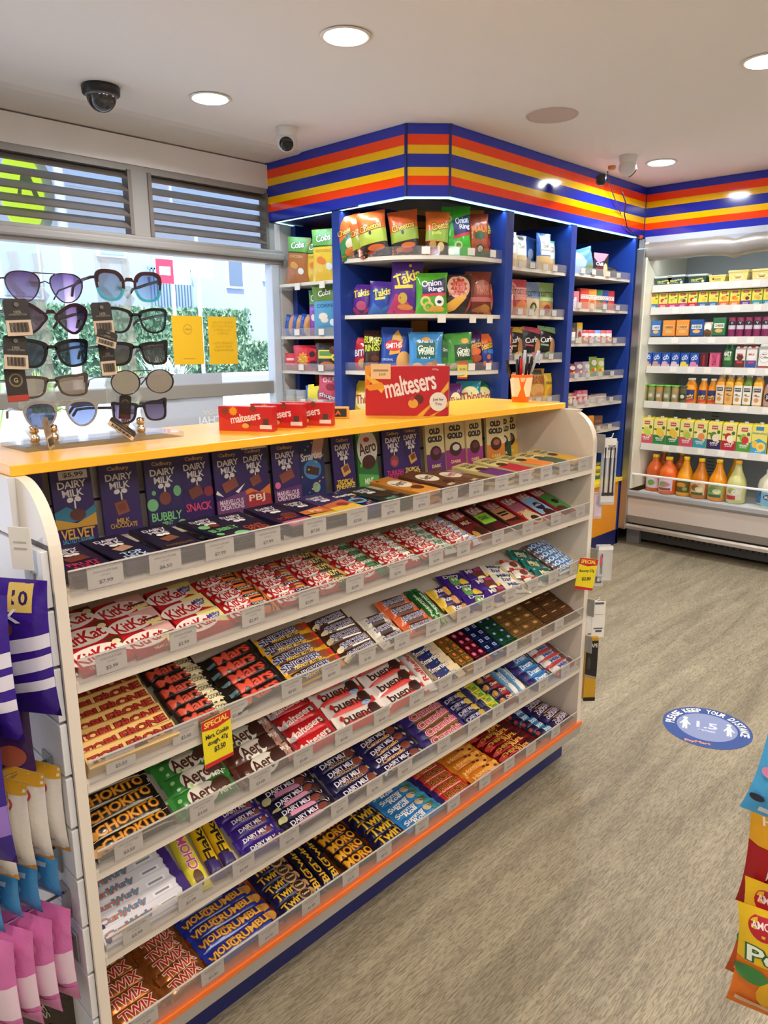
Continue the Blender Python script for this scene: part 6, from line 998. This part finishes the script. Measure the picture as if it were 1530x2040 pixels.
DIP = lambda c: f'r 0 .2 .8 .24 {c};t CHEESE 0 .2 .7 .14 2c2c30;e 0 -.3 .6 .2 d8a45c;r 0 -.88 1 .12 2a2a2c'
for i, (y, w, b, c, l_) in enumerate([(2.29, .07, '3a6aa4', 'd8dce4', 'pale blue cheese pack at left of third fridge shelf'), (2.20, .09, 'd88a3c', 'e0a45c', 'orange cheese pack, left of the pair'), (2.105, .09, 'd88a3c', 'e4a860', 'orange cheese pack, right of the pair'), (2.01, .09, '24508c', 'd8dcd8', 'royal blue cheese pack beside the orange pair'), (1.865, .085, '2f6a44', 'd8dcc8', 'green cracker and dip pack')]):
    fp(y, w, .117 if i < 4 else .125, Z[2], l_, b, DIP(c), grp='cheese packs on third fridge shelf', name='cheese_pack', cat='cheese pack')
fp(1.94, .07, .1, Z[2], 'brown and white dip pack leaning beside the green one', 'b8a48c', 'e 0 .3 .8 .5 e4dcc8;e 0 -.4 .8 .5 6a4a30', shp='bag', name='dip_pack', cat='cheese pack', grp='cheese packs on third fridge shelf')
PUR = ';'.join(['r 0 -.55 1 .36 7c2450', 'r 0 .02 1 .2 c8bcc8', 'e .1 .45 .7 .24 2a2a30', 't V .1 .45 .2 .12 c8c8cc', 'r 0 .88 1 .14 8c3050'])
for i in range(10): fp(1.79 - i*.0515, .048, .124 if i < 5 else .136, Z[2], f'{"plum" if i < 5 else "rose pink"} energy drink can on third fridge shelf, {ORD[i % 5].replace("front", "left").replace("leftmost", "leftmost")} of its five'.replace('frontmost', 'leftmost'), '8c3a64' if i < 5 else 'b8546a', PUR if i < 5 else 'e 0 .3 .7 .2 d8c8b0;r 0 -.3 .8 .3 c8b060;r 0 .86 1 .14 c04a5c', shp='cyl', name='drink_can', cat='drink can', grp='tall cans on third fridge shelf', d=.048)
UG = lambda c: f't UP .1 .55 .4 .16 dcE4f0 12;t GO .0 .25 .7 .24 e4e8f0 12;e -.2 -.45 .7 .24 {c};r 0 -.8 1 .2 {c}'.replace('dcE4f0', 'dce4f0')
for i, (c, l_) in enumerate([('c8c8cc', 'silver'), ('c8a078', 'tan'), ('b08c8c', 'mauve'), ('c89cac', 'rose'), ('c8b4b8', 'pale'), ('d8c04c', 'yellow'), ('c87ca4', 'pink')]):
    fp(2.40 - .055 - i*.0655 + .055, .062, .095, Z[3], f'small blue breakfast drink carton with {l_} base on fourth fridge shelf', '1f4a9c', UG(c), grp='blue breakfast drink cartons', name='drink_carton', d=.04)
fp(1.945, .058, .095, Z[3], 'dark maroon milk carton beside the pink one', '4a1c24', 't OAK 0 0 .3 .8 b8343c', grp='milk cartons on fourth fridge shelf', name='milk_carton')
fp(1.875, .068, .097, Z[3], 'pink milk carton with dark red letters', 'c85a7c', 't OAK 0 0 .5 .8 8c1c3c;r 0 .9 1 .1 b04a6c', grp='milk cartons on fourth fridge shelf', name='milk_carton')
def bottle(y, r, h, z, lab, liq, capc, labc='d8c8b8', art='', prof=None, x=5.14, name='juice_bottle', sq=0, rough=.15, cat='bottle', grp=None, lz=(.2, .55), handle=False):
    t = thing(name, lab, cat, (x, y, z+.001), RAD(-90), grp)
    prof = prof or [(0, .82), (.03, 1), (.6, 1), (.72, .85), (.82, .45), (.9, .38), (.93, .38)]
    P = [(a*h, b*r) for a, b in prof]; m = C(liq, rough)
    MB().lathe(P, m, 24, sq=sq).build('bottle_body', t)
    cr = max(.0145, P[-1][1]*1.12) if r > .03 else P[-1][1]*1.15
    MB().lathe([(h*.925, cr), (h*.995, cr), (h, cr*.9)], C(capc, .35), 18).build('cap', t)
    def rad(zz):
        for (z0, r0), (z1, r1) in zip(P, P[1:]):
            if z0 <= zz <= z1: return r0 + (r1-r0)*(zz-z0)/(z1-z0)
        return r
    if labc:
        mb = MB(); a0, a1 = lz; lh = (a1-a0)*h; lw = r*1.7; n = 10
        def sf(a, b, e):
            zz = h*(a0+a1)/2 + b; rr = rad(zz) + .0012 + e; q = a/r*1.05
            k = 1
            if sq: c_, s_ = abs(math.cos(q)), abs(math.sin(q)); k = 1/(c_**sq + s_**sq)**(1/sq)
            return (rr*k*math.sin(q), -rr*k*math.cos(q), zz)
        decals(mb, f'r 0 0 1 1 {labc};' + art, lw, lh, sf, [lw*(i/n-.5) for i in range(1, n)], [lh*(i/6-.5) for i in range(1, 6)]); mb.build('label', t)
    if handle: MB().tube([(r*.3, 0, h*.83), (r*.8, 0, h*.80), (r*.95, 0, h*.68), (r*.85, 0, h*.5)], r*.16, m, 10).build('handle', t)
bottle(1.795, .037, .156, Z[3], 'dark green malt drink bottle with green dome cap', '2f6a3c', '3f9c4c', '2c5c34', 't MALT 0 .3 .7 .3 e0e4d8;r 0 -.3 .6 .2 8ab06c', [(0, .8), (.03, 1), (.6, 1), (.72, .9), (.8, .6), (.93, .5)], x=5.125, lz=(.15, .8))
for i, (y, c) in enumerate([(1.715, '5a2a24'), (1.645, 'e4dcd8')]):
    fp(y, .064, .125, Z[3], ['brown and white milk bottle with red cap', 'white milk bottle with red cap and blue base'][i], 'dcd4cc', f'r 0 -.6 1 .4 {c if i == 0 else "2c4a94"};e 0 .1 .7 .3 {c};t MILK 0 .4 .6 .1 a82c34;r 0 -.4 .6 .1 c83a3c', grp='red capped milks', name='milk_bottle', cat='milk bottle', cap='b82430', top=.012)
for i, y in enumerate([1.567, 1.487, 1.40]):
    fp(y, .074, .135, Z[3], f'large white coffee milk carton with round brown emblem, {["left", "middle", "right"][i]} one', 'dcdcd8', 'e 0 0 .9 .5 b8b8b8;e 0 0 .78 .43 e4e0d8;t Coffee 0 .04 .7 .1 4a2420;t MILK 0 .3 .4 .06 4a2420;r 0 -.85 1 .1 8c3c34', grp='coffee milk cartons', name='milk_carton', top=.02, d=.07)
for i in range(6):
    y = 2.33 - i*.058 if i else 2.36
    bottle(2.385-.055 - i*.0565+.02, .026, .118, Z[4], f'small salad jar with lime green lid on fifth fridge shelf, {["leftmost", "second", "third", "fourth", "fifth", "rightmost"][i]}', ['a08c4c', '8c8c5c', 'b0844c', '7c8454', 'a88c58', '5c5a44'][i], '58a82c' if i < 5 else '3a4430', '8c8a74' if i < 5 else '2c3a2c', 'e 0 0 .6 .6 c8c0a0', [(0, .9), (.04, 1), (.8, 1), (.88, .96), (.93, .96)], x=5.11, name='salad_jar', cat='jar', grp='green lidded jars on fifth fridge shelf')
OJ = 'p -1 -1 -1 0 0 .3 1 0 1 -1 2a3060;t Daily .0 -.1 .9 .24 e8c83c 12;t Juice 0 -.5 .8 .24 e8a02c 12;r 0 -.85 1 .2 c83a2c'
for i, (y, r, h) in enumerate([(2.03, .042, .168), (1.947, .031, .168), (1.883, .032, .168)]):
    bottle(y, r, h, Z[4], f'orange juice bottle with white cap, {["widest and leftmost", "middle", "right"][i]} of three on fifth fridge shelf', 'e8951c', 'e4e0d4', '2c3470', OJ, [(0, .85), (.03, 1), (.55, 1), (.68, .95), (.8, .7), (.88, .55), (.93, .52)], grp='orange juice bottles on fifth fridge shelf', lz=(.08, .55))
SQP = [(0, .92), (.02, 1), (.74, 1), (.84, .72), (.88, .6), (.93, .6)]
for i, (y, c, lc, l_) in enumerate([(1.822, 'd8982c', 'd8c8b0', 'square amber juice bottle with pale label'), (1.765, 'e0a41c', 'd8a45c', 'square juice bottle with orange and white label'), (1.708, 'd8a41c', 'dcd8cc', 'square golden juice bottle with white label'), (1.651, '5c7c1c', 'dcd8cc', 'square dark green juice bottle'), (1.588, 'e0a01c', 'dccfc4', 'large square orange juice bottle')]):
    bottle(y, .026 if i < 4 else .029, .20, Z[4], l_ + ' on fifth fridge shelf', c, 'c8ccc8', lc, 'r 0 .55 .7 .2 2c2c2c;t JUICE 0 .55 .6 .1 e4e0d8;e -.2 0 .3 .12 8c6a3c;e 0 -.5 .5 .24 c88c3c;r .3 -.1 .3 .04 5c5c5c', SQP, x=5.115, sq=5, grp='square juice bottles on fifth fridge shelf', lz=(.06, .66))
for i, y in enumerate([1.52, 1.453, 1.39]):
    bottle(y, .029, .17, Z[4], f'brown protein drink bottle with blue cap, {["left", "middle", "right"][i]} one near right photo edge', '9c7868', '2c5cae', 'a88470' if i == 0 else '8c6a5c', 'e 0 0 .7 .5 2a2220;t 30 0 0 .4 .24 e4dcd4;p .2 1 1 1 1 0 d87a2c', SQP, x=5.115, sq=4, grp='protein drink bottles', lz=(.06, .7))
CF = [('c04c64', 'pink pear', 'c8c44c', 'b8c84c'), ('2f7c44', 'green melon', 'd8c03c', 'e0b83c'), ('2c7440', 'dark green melon', 'e0b03c', 'd8b83c'), ('c04a64', 'rose guava', 'c8c05c', 'a8b84c'), ('2f8c9c', 'teal peach', 'e4d4b0', 'd8884c'), ('2c1c50', 'navy apple', '5c7c2c', 'e0d4b8'), ('a81c34', 'crimson apple', 'c0242c', 'e4dcc0'), ('4c8c2c', 'grass green apple', '8cb03c', 'c0302c')]
for i, (c, l_, f1, f2) in enumerate(CF):
    w = .094; y = [2.30, 2.285, 2.20, 2.107, 2.012, 1.922, 1.828, 1.735][i] - (0 if i else -.0) 
    y = 2.300 - .0945*i + .0
    fp(y - .0, w, .178, Z[5], f'one litre juice carton with {l_} base on the sixth fridge shelf', 'ddd488', f'r 0 -.62 1 .38 {c};r 0 .68 .44 .14 b02434;t GOLDEN 0 .7 .36 .04 ecdcd0;t CIRCLE 0 .65 .36 .03 ecdcd0;e -.1 .05 .5 .3 {f1};e .2 -.1 .5 .28 {f2};e .6 .35 .24 .14 3c6c34;e -.7 .2 .24 .08 4c7c2c;t {l_.split()[1].upper()} 0 -.5 .6 .07 ecebe0;t JUICE 0 -.66 .5 .05 ecebe0;e .6 -.35 .2 .1 d8b8a0', grp='one litre juice cartons', name='juice_carton', d=.07, side='e0cc3c', cap='e8e6e0', top=.012)
fp(1.545, .10, .18, Z[5], 'yellow and blue pineapple juice carton', 'dcd05c', 'r 0 .8 .5 .14 3a7cb0;t PINEAPPLE 0 .45 .9 .06 3a6c9c;p -1 -1 -1 -.2 0 .1 1 -.2 1 -1 3a94c4;e -.5 -.35 .4 .26 e0b83c;e .3 -.5 .6 .34 e4c85c;e .3 -.5 .3 .16 d8a03c;t JUICE 0 -.85 .4 .06 e4e8ec', grp='pineapple juice cartons', name='juice_carton', d=.07, side='e0cc3c', cap='e8e6e0', top=.012)
fp(1.452, .075, .185, Z[5], 'side of a yellow and blue pineapple juice carton', 'd8cc5c', 'r 0 -.1 .7 .7 4a9cd0;r 0 -.5 .6 .2 dce4ec;r 0 .1 .5 .1 3a7cb0;r 0 .8 .2 .3 e4e4dc', grp='pineapple juice cartons', name='juice_carton', d=.07, side='e0cc3c', cap='e8e6e0', top=.012)
for i, y in enumerate([1.375, 1.295]): bottle(y, .037, .225, Z[5], f'orange juice bottle with white label, {["left", "right"][i]} at the edge of sixth fridge shelf', 'e89a1c', 'e4e0d4', 'd8c4bc', 'r 0 .4 .7 .2 3a3432;r 0 -.1 .8 .04 6a6462;e 0 -.6 .6 .2 c88cb0', SQP, sq=4, grp='tall orange bottles', lz=(.1, .62))
BIG = [(0, .86), (.03, 1), (.22, .98), (.3, 1.02), (.46, .98), (.56, .86), (.7, .58), (.78, .42), (.86, .36), (.9, .3), (.93, .3)]
FAT = [(0, .86), (.03, 1), (.4, 1), (.44, .97), (.5, 1.03), (.62, .98), (.74, .72), (.83, .4), (.93, .36)]
DZ = .386
FL = lambda c: f't GOLDEN 0 .7 .5 .1 b02434;e -.2 .1 .6 .5 {c};e .3 -.1 .5 .4 e4d8a8;r 0 -.8 .8 .2 3a5c2c'
for i, (y, r, h, liq, x, lab, pf, lc, art) in enumerate([
 (2.262, .058, .265, 'dc6420', 5.165, 'deep orange two litre juice bottle at the left of bottom row', FAT, 'd8c8cc', 'e 0 -.1 .5 .5 6a9c4c'),
 (2.268, .046, .28, 'd8601c', 5.32, 'deep orange juice bottle behind the leftmost one', FAT, None, ''),
 (2.142, .062, .262, 'dc6420', 5.12, 'deep orange two litre juice bottle with pink label', FAT, 'd8bcc4', 'e -.1 .1 .6 .5 8c9c5c;e .3 .1 .4 .3 c07a9c;r 0 -.7 .8 .2 8c3c3c'),
 (2.135, .048, .275, 'e06c20', 5.32, 'orange juice bottle behind the pink labelled one', FAT, None, ''),
 (2.025, .060, .275, 'e89a10', 5.135, 'golden orange juice bottle with dark fruit label', BIG, '4c4a1c', 'e -.1 .2 .6 .4 d8902c;e .4 -.4 .3 .3 8c9c5c'),
 (1.915, .060, .275, 'c0700c', 5.12, 'amber brown juice bottle with peach label', BIG, 'd8b88c', FL('8c5a2c')),
 (1.795, .062, .28, 'dc8a10', 5.12, 'amber juice bottle with green apple label', BIG, '8ca45c', FL('5c8c3c')),
 (1.76, .046, .285, 'e8a410', 5.32, 'golden juice bottle behind the green label one', BIG, None, ''),
 (1.672, .062, .285, 'c4c07c', 5.12, 'pale green apple juice bottle with red and white label', BIG, 'd8c8a8', 'e -.2 .3 .5 .4 9cb04c;e .3 .1 .5 .4 e4dcc8;r -.3 -.7 .6 .3 c0242c')]):
    bottle(y, r, h, DZ, lab, liq, 'ecbc14' if i != 8 else 'd8981c', lc, art, pf, x=x+.03, grp='large juice bottles in the bottom of fridge', lz=(.1, .42), name='juice_bottle')
MILK = [(0, .9), (.02, 1), (.55, 1), (.7, .88), (.82, .5), (.88, .3), (.93, .3)]
for i, (y, r, x, lab, lc) in enumerate([(1.50, .056, 5.2, 'white milk bottle with handle standing in the bottom of fridge', '3a6ca8'), (1.455, .045, 5.1, 'milk bottle with light blue label, front left', '7cb0c8'), (1.375, .045, 5.1, 'milk bottle with navy label, front right', '2c4478'), (1.395, .045, 5.22, 'milk bottle behind at the right photo edge', 'c8d0cc'), (1.285, .045, 5.1, 'milk bottle past the right photo edge', '2c4478')]):
    bottle(y, r, .235, DZ, lab, 'dcd8c0', 'dcdcd4', lc, 'e 0 .3 .6 .4 2c3c6c;t MILK 0 .3 .4 .2 e4e4e4', MILK, x=x+.03, name='milk_bottle', cat='milk bottle', grp='milk bottles in the bottom of fridge', sq=4, lz=(.06, .45), handle=(i == 0), rough=.3)

# ================================================================ hooks and hanging packs at the stand's left end
PL = .421
def hook(y, z, L, label, sgn=-1, x0=PL):
    mb = MB(); mb.tube([(x0, y, z), (x0+sgn*L*.9, y, z-.004), (x0+sgn*L, y, z+.010)], .0028, CHROME)
    t = thing('hook', label, 'hook'); mb.build('hook_rod', t)
    mb = MB(); mb.box(min(x0, x0+sgn*.004), max(x0, x0+sgn*.004), y-.018, y+.018, z-.045, z+.015, C('8a8884', .4), bev=.001); mb.build('hook_plate', t)
def hang(x, y, ztop, w, h, d, base, art, label, name='lolly_bag', cat='sweets bag', grp=None, rx=0, rz=90, seed=0):
    me = pack('bag', w, h, d, base, art); put(name, me, TR(x, y, ztop) @ RZ(RAD(rz)) @ RX(RAD(rx)) @ TR(0, 0, -h), label, cat, grp)
hk = [(1.205, 1.075, .19, 'chrome hook carrying the purple chocolate bags'), (1.255, .905, .20, 'chrome hook below the purple chocolate bags'), (1.225, .742, .19, 'chrome hook carrying the white and mustard bags'), (1.235, .563, .19, 'chrome hook carrying the blue bags'), (1.215, .480, .19, 'chrome hook carrying the pink bags'), (1.200, .392, .13, 'bare chrome hook near the bottom of slatted end')]
for a in hk: hook(*a)
PB = 'p -1 .0 1 .25 1 .05 -1 -.2 dcd8e4;p -1 -.35 1 -.05 1 -.25 -1 -.55 dcd8e4;p -1 -.65 1 -.4 1 -.55 -1 -.8 dcd8e4;r .4 .75 .3 .2 c8ac5c;t 10 .4 .75 .2 .1 2a1a54;t MILK -.2 .45 .6 .1 dcd8e4 8;e -.1 .3 .3 .14 7a3f2a'
hang(.378, 1.195, 1.092, .15, .23, .03, '371c80', PB, 'purple chocolate share bag with white stripes nearest the slatted end', 'share_bag', grp='purple chocolate share bags', rz=-58)
hang(.318, 1.195, 1.085, .16, .24, .03, '3a2088', PB, 'purple chocolate share bag at the left photo edge', 'share_bag', grp='purple chocolate share bags', rz=-62)
hang(.36, 1.27, .905, .14, .21, .03, '4a2a5c', 'p -1 -1 -.1 -1 -.1 .8 -1 .8 b8b0b4;' + ';'.join(f'r -.55 {-.6+i*.07:.2f} .3 .012 4a4448' for i in range(16)) + ';e .5 -.3 .4 .2 a8543c;p .0 -1 1 -1 1 -.6 8c2450', 'dark sweets bag with barcode panel, nearest the slatted end', grp='bags with barcode panels', rz=-56)
hang(.30, 1.27, .90, .14, .24, .03, '2c2c6c', 'p -1 -1 -.1 -1 -.1 .8 -1 .8 a8a8b0;' + ';'.join(f'r -.55 {-.6+i*.07:.2f} .3 .012 4a4448' for i in range(16)), 'dark blue sweets bag with barcode panel further left', grp='bags with barcode panels', rz=-60)
hang(.285, 1.20, .90, .16, .26, .035, '35207c', 'p -1 -.3 1 -.2 1 -.6 -1 -.7 8a6cb8;e .2 .3 .5 .2 dcd8e4', 'large purple bag hanging low at the left photo edge', 'share_bag', rz=-60)
for i, x in enumerate((.398, .370, .340, .310, .278)):
    hang(x, 1.225, .752 - .002*i, .12, .165, .026, 'd8d2c8', 'p -1 1 1 1 1 .72 -1 .72 c8961c;p -1 -1 1 -1 1 -.9 -1 -.9 c8861c;e .3 .5 .3 .16 b8344a;e .3 .5 .22 .11 d8d2c8;e .3 .5 .12 .05 b8344a;e .3 -.6 .18 .07 b8343c;r .3 -.72 .34 .02 c88a8c', f'white sweets bag with mustard top, {["nearest the slatted end", "second from the slatted end", "third from the slatted end", "fourth from the slatted end", "leftmost of five"][i]}', grp='white and mustard bags', rz=-68+i, rx=0)
for i, x in enumerate((.385, .350, .318, .288)):
    hang(x, 1.24, .572, .11, .08+.01*(i % 2), .02, '3f84b8', 'e 0 0 .4 .3 8ab8d8;r 0 .6 .6 .1 b8c8d8', f'small blue sweets bag, {["nearest the slatted end", "second from the slatted end", "third from the slatted end", "leftmost of four"][i]}', grp='small blue bags', rz=-68)
for i, x in enumerate((.378, .345, .312, .280)):
    hang(x, 1.215, .488 - .002*i, .13, .19, .034, 'c86ca4', 'p -1 -.1 1 .1 1 -.6 -1 -.7 dcc4d0;s -.2 -.45 .24 .16 b8246c;s .4 -.75 .2 .12 b8246c;e .2 .4 .4 .2 d890b8;p -1 -.8 1 -.7 1 -1 -1 -1 c87ca8', f'pink marshmallow bag, {["nearest the slatted end", "second from the slatted end", "third from the slatted end", "leftmost of four"][i]}', 'marshmallow_bag', grp='pink marshmallow bags', rz=-66+i)
hang(.385, 1.30, .37, .15, .30, .04, '2c211c', 't SIMPLER -.1 .3 .5 .05 a89c90 -60;t BITES .1 0 .5 .06 a89c90 -60;e .3 -.4 .3 .1 7a6a3c', 'dark brown snack bag hanging below the pink marshmallow bags', 'snack_bag', 'snack bag', rz=-55)
hook(1.305, .375, .10, 'chrome hook carrying the dark brown snack bag')
put('shelf_talker', pack('box', .04, .07, .002, 'd8d4cc', 'r 0 .3 .6 .04 a8a49c;r 0 0 .6 .04 a8a49c'), TR(.405, 1.19, 1.10) @ RZ(RAD(-60)), 'small white price ticket above the purple chocolate bags', 'price ticket')

# ---- stationery hanging on the stand's right end
PRx = 2.18
for a in [(1.14, 1.145, .09, 'chrome hook above the pens on the right end', 1, PRx), (1.14, .765, .05, 'chrome hook carrying clear blister packs on the right end', 1, PRx), (1.14, .585, .07, 'chrome hook carrying white notebooks packets on the right end', 1, PRx)]: hook(*a)
def flatpack(x, y, z, w, h, d, base, art, label, name, cat, mat=None, rz=-42):
    if mat:
        mb = MB(); mb.box(-w/2, w/2, -d/2, d/2, 0, h, mat, bev=.002); decals(mb, art, w, h, lambda a, b, e: (a, -d/2-e, b+h/2), [], []); me = mb.mesh(name)
    else: me = pack('box', w, h, d, base, art)
    put(name, me, TR(x, y, z) @ RZ(RAD(rz)), label, cat)
pens = 'r 0 .78 .8 .3 dcdad4;' + ';'.join(f'r {x} 0 .1 .8 {c}' for x, c in ((-.6, '1c1c1e'), (-.25, 'b8b8b8'), (.1, '1c1c1e'), (.4, 'b8b8b8'), (.65, '1c1c1e'))) + ';r 0 -.82 .9 .1 c8c8c8;r 0 -.66 .8 .05 2a2a2c;t PENS .2 .8 .3 .12 3a3a3c 90'
flatpack(2.222, 1.125, .925, .05, .212, .012, None, pens, 'clear blister pack of black pens hanging on the right end', 'pen_pack', 'stationery pack', frosted('blister', 'c8ccd0', .45))
flatpack(2.212, 1.15, .875, .03, .09, .008, None, 'r 0 0 .8 .8 c8b8c4', 'small clear packet hanging behind the pens', 'small_packet', 'stationery pack', frosted('blister_b', 'd0c4cc', .5))
flatpack(2.222, 1.12, .665, .05, .12, .03, None, 't ANKER -.5 0 .16 .6 4a4a54 0;r -.6 .2 .12 .3 c04a5c;r 0 .9 1 .1 e4e2de', 'clear hard blister box hanging in the middle of the right end', 'blister_box', 'stationery pack', frosted('blister_c', 'd8d8d8', .42))
flatpack(2.205, 1.13, .645, .035, .12, .02, None, 'r 0 -.6 .6 .2 5a5a60;e 0 -.6 .3 .1 d8d8d8', 'second clear blister box closer to the white panel', 'blister_box', 'stationery pack', frosted('blister_d', 'd4d4d4', .45))
flatpack(2.222, 1.125, .455, .045, .13, .003, 'dcd9d2', 'r 0 .9 .7 .06 5a5a5c;r 0 -.5 .7 .04 6a6a6c;r .1 -.65 .5 .06 4a4a4c;r 0 .3 .7 .01 8a8a8c', 'white carded packet hanging low on the right end', 'paper_packet', 'stationery pack')
flatpack(2.207, 1.14, .435, .04, .13, .003, 'd4d2ce', 'r 0 .86 .7 .06 5a5a5c;r 0 -.5 .7 .04 6a6a6c', 'white carded packet nearest the white end panel', 'paper_packet', 'stationery pack')
flatpack(2.203, 1.135, .225, .042, .235, .02, 'b88c1c', 'p -1 .9 1 .9 1 -.25 -1 -.15 1c1a19;t TAPE .1 .75 .8 .06 c8c4bc;p -1 -.15 1 -.25 1 -.32 -1 -.22 8a8078;e -.4 .2 .3 .2 3a3836;r 0 -.96 1 .06 1c1a19', 'black and mustard tape pack hanging lowest on the right end', 'tape_pack', 'stationery pack')
hook(1.14, .452, .04, 'short chrome hook carrying the tape pack', 1, PRx)

# ================================================================ sweets bags hanging at the right edge, close to the viewer
t = thing('side_display', 'white slatted display panel outside the frame that carries the right sweets bags', 'display', (0, 0, 0))
MB().box(1.06, 1.10, -.75, .10, 0, 1.35, C('d9d9da', .35)).build('panel', t)
def hook2(y, z, L, label): hook(y, z, L, label, -1, 1.06)
hook2(.15-.04, 1.06, .2, 'hook carrying the blue jelly sweets bag'); hook2(.15-.07, .94, .2, 'hook carrying the honeycomb and red bag'); hook2(.15-.075, .775, .25, 'hook carrying the two mango sweets bags')
put('sweets_bag', pack('bag', .17, .16, .03, '4aa4d8', 'p -.75 .9 .2 1 .9 .3 .4 -.1 -.5 .0 2f8c3c;e -.35 .35 .5 .34 2c1c5c;t SOUR -.3 .38 .5 .16 e8e4e8 0 2c1c5c;t GLOW -.3 -.18 .6 .1 d84c8c -12;t POP -.1 -.36 .4 .08 e0cf3c -12;e -.85 -.25 .1 .08 d88ab0;e -.6 -.55 .16 .12 e0a080;e -.2 -.75 .16 .1 e0cf3c;e .3 -.6 .2 .14 b8e0c0;r -.5 -.88 .3 .05 e4e8ec;e -.88 -.7 .1 .06 2a2a3c'),
    TR(.845, .146, .914) @ RZ(RAD(-78)) @ RY(RAD(7)), 'sky blue sour jelly sweets bag, highest at the right photo edge', 'sweets bag', 'sweets bags at the right photo edge')
put('sweets_bag', pack('bag', .15, .165, .03, 'a8141c', 'p -1 1 1 1 1 .1 -1 .1 d89c1c;p -.6 .1 -.5 .7 .2 .9 1 .7 1 -.3 -.6 -.5 c0602c;t HONEYCOMB .1 .6 .9 .07 e8d8c0 6;e -.62 .88 .2 .12 4a2418;t Maltesers .2 -.05 1.1 .26 e8dcd8 8;e -.6 -.6 .24 .1 b8b8b8;r -.6 -.78 .3 .06 d8c8c8;p -1 .1 -.6 .1 -.7 -1 -1 -1 9c1018'.replace('1.1 .26', '.95 .24')),
    TR(.89, .160, .765) @ RZ(RAD(-80)), 'amber and dark red chocolate ball bag below the blue one', 'sweets bag', 'sweets bags at the right photo edge')
PEEL = 'p -1 1 1 1 1 .1 -1 .0 dcb41c;e -.6 .7 .24 .22 a81c2c;t AMOS -.6 .74 .19 .065 ece4dc 4;t Peelin -.15 .24 .72 .17 e4eed8 4 1f5c3c;t Mango .3 -.05 .5 .07 e8e0b8;e -.72 -.2 .3 .16 3c7c3c;e .3 -.5 .9 .5 e0a81c;e .4 -.45 .4 .2 e4dcb8;e .0 -.75 .4 .2 d8941c;r -.5 -.8 .4 .05 d8b088'
put('sweets_bag', pack('bag', .14, .142, .025, 'd8701c', PEEL), TR(.85, .152, .655) @ RZ(RAD(-78)), 'yellow and orange mango sweets bag, lowest at the right photo edge', 'sweets bag', 'sweets bags at the right photo edge')
put('sweets_bag', pack('bag', .14, .142, .025, 'b8501c', PEEL), TR(.875, .164, .668) @ RZ(RAD(-78)) @ RY(RAD(4)), 'darker orange mango sweets bag behind the yellow one', 'sweets bag', 'sweets bags at the right photo edge')
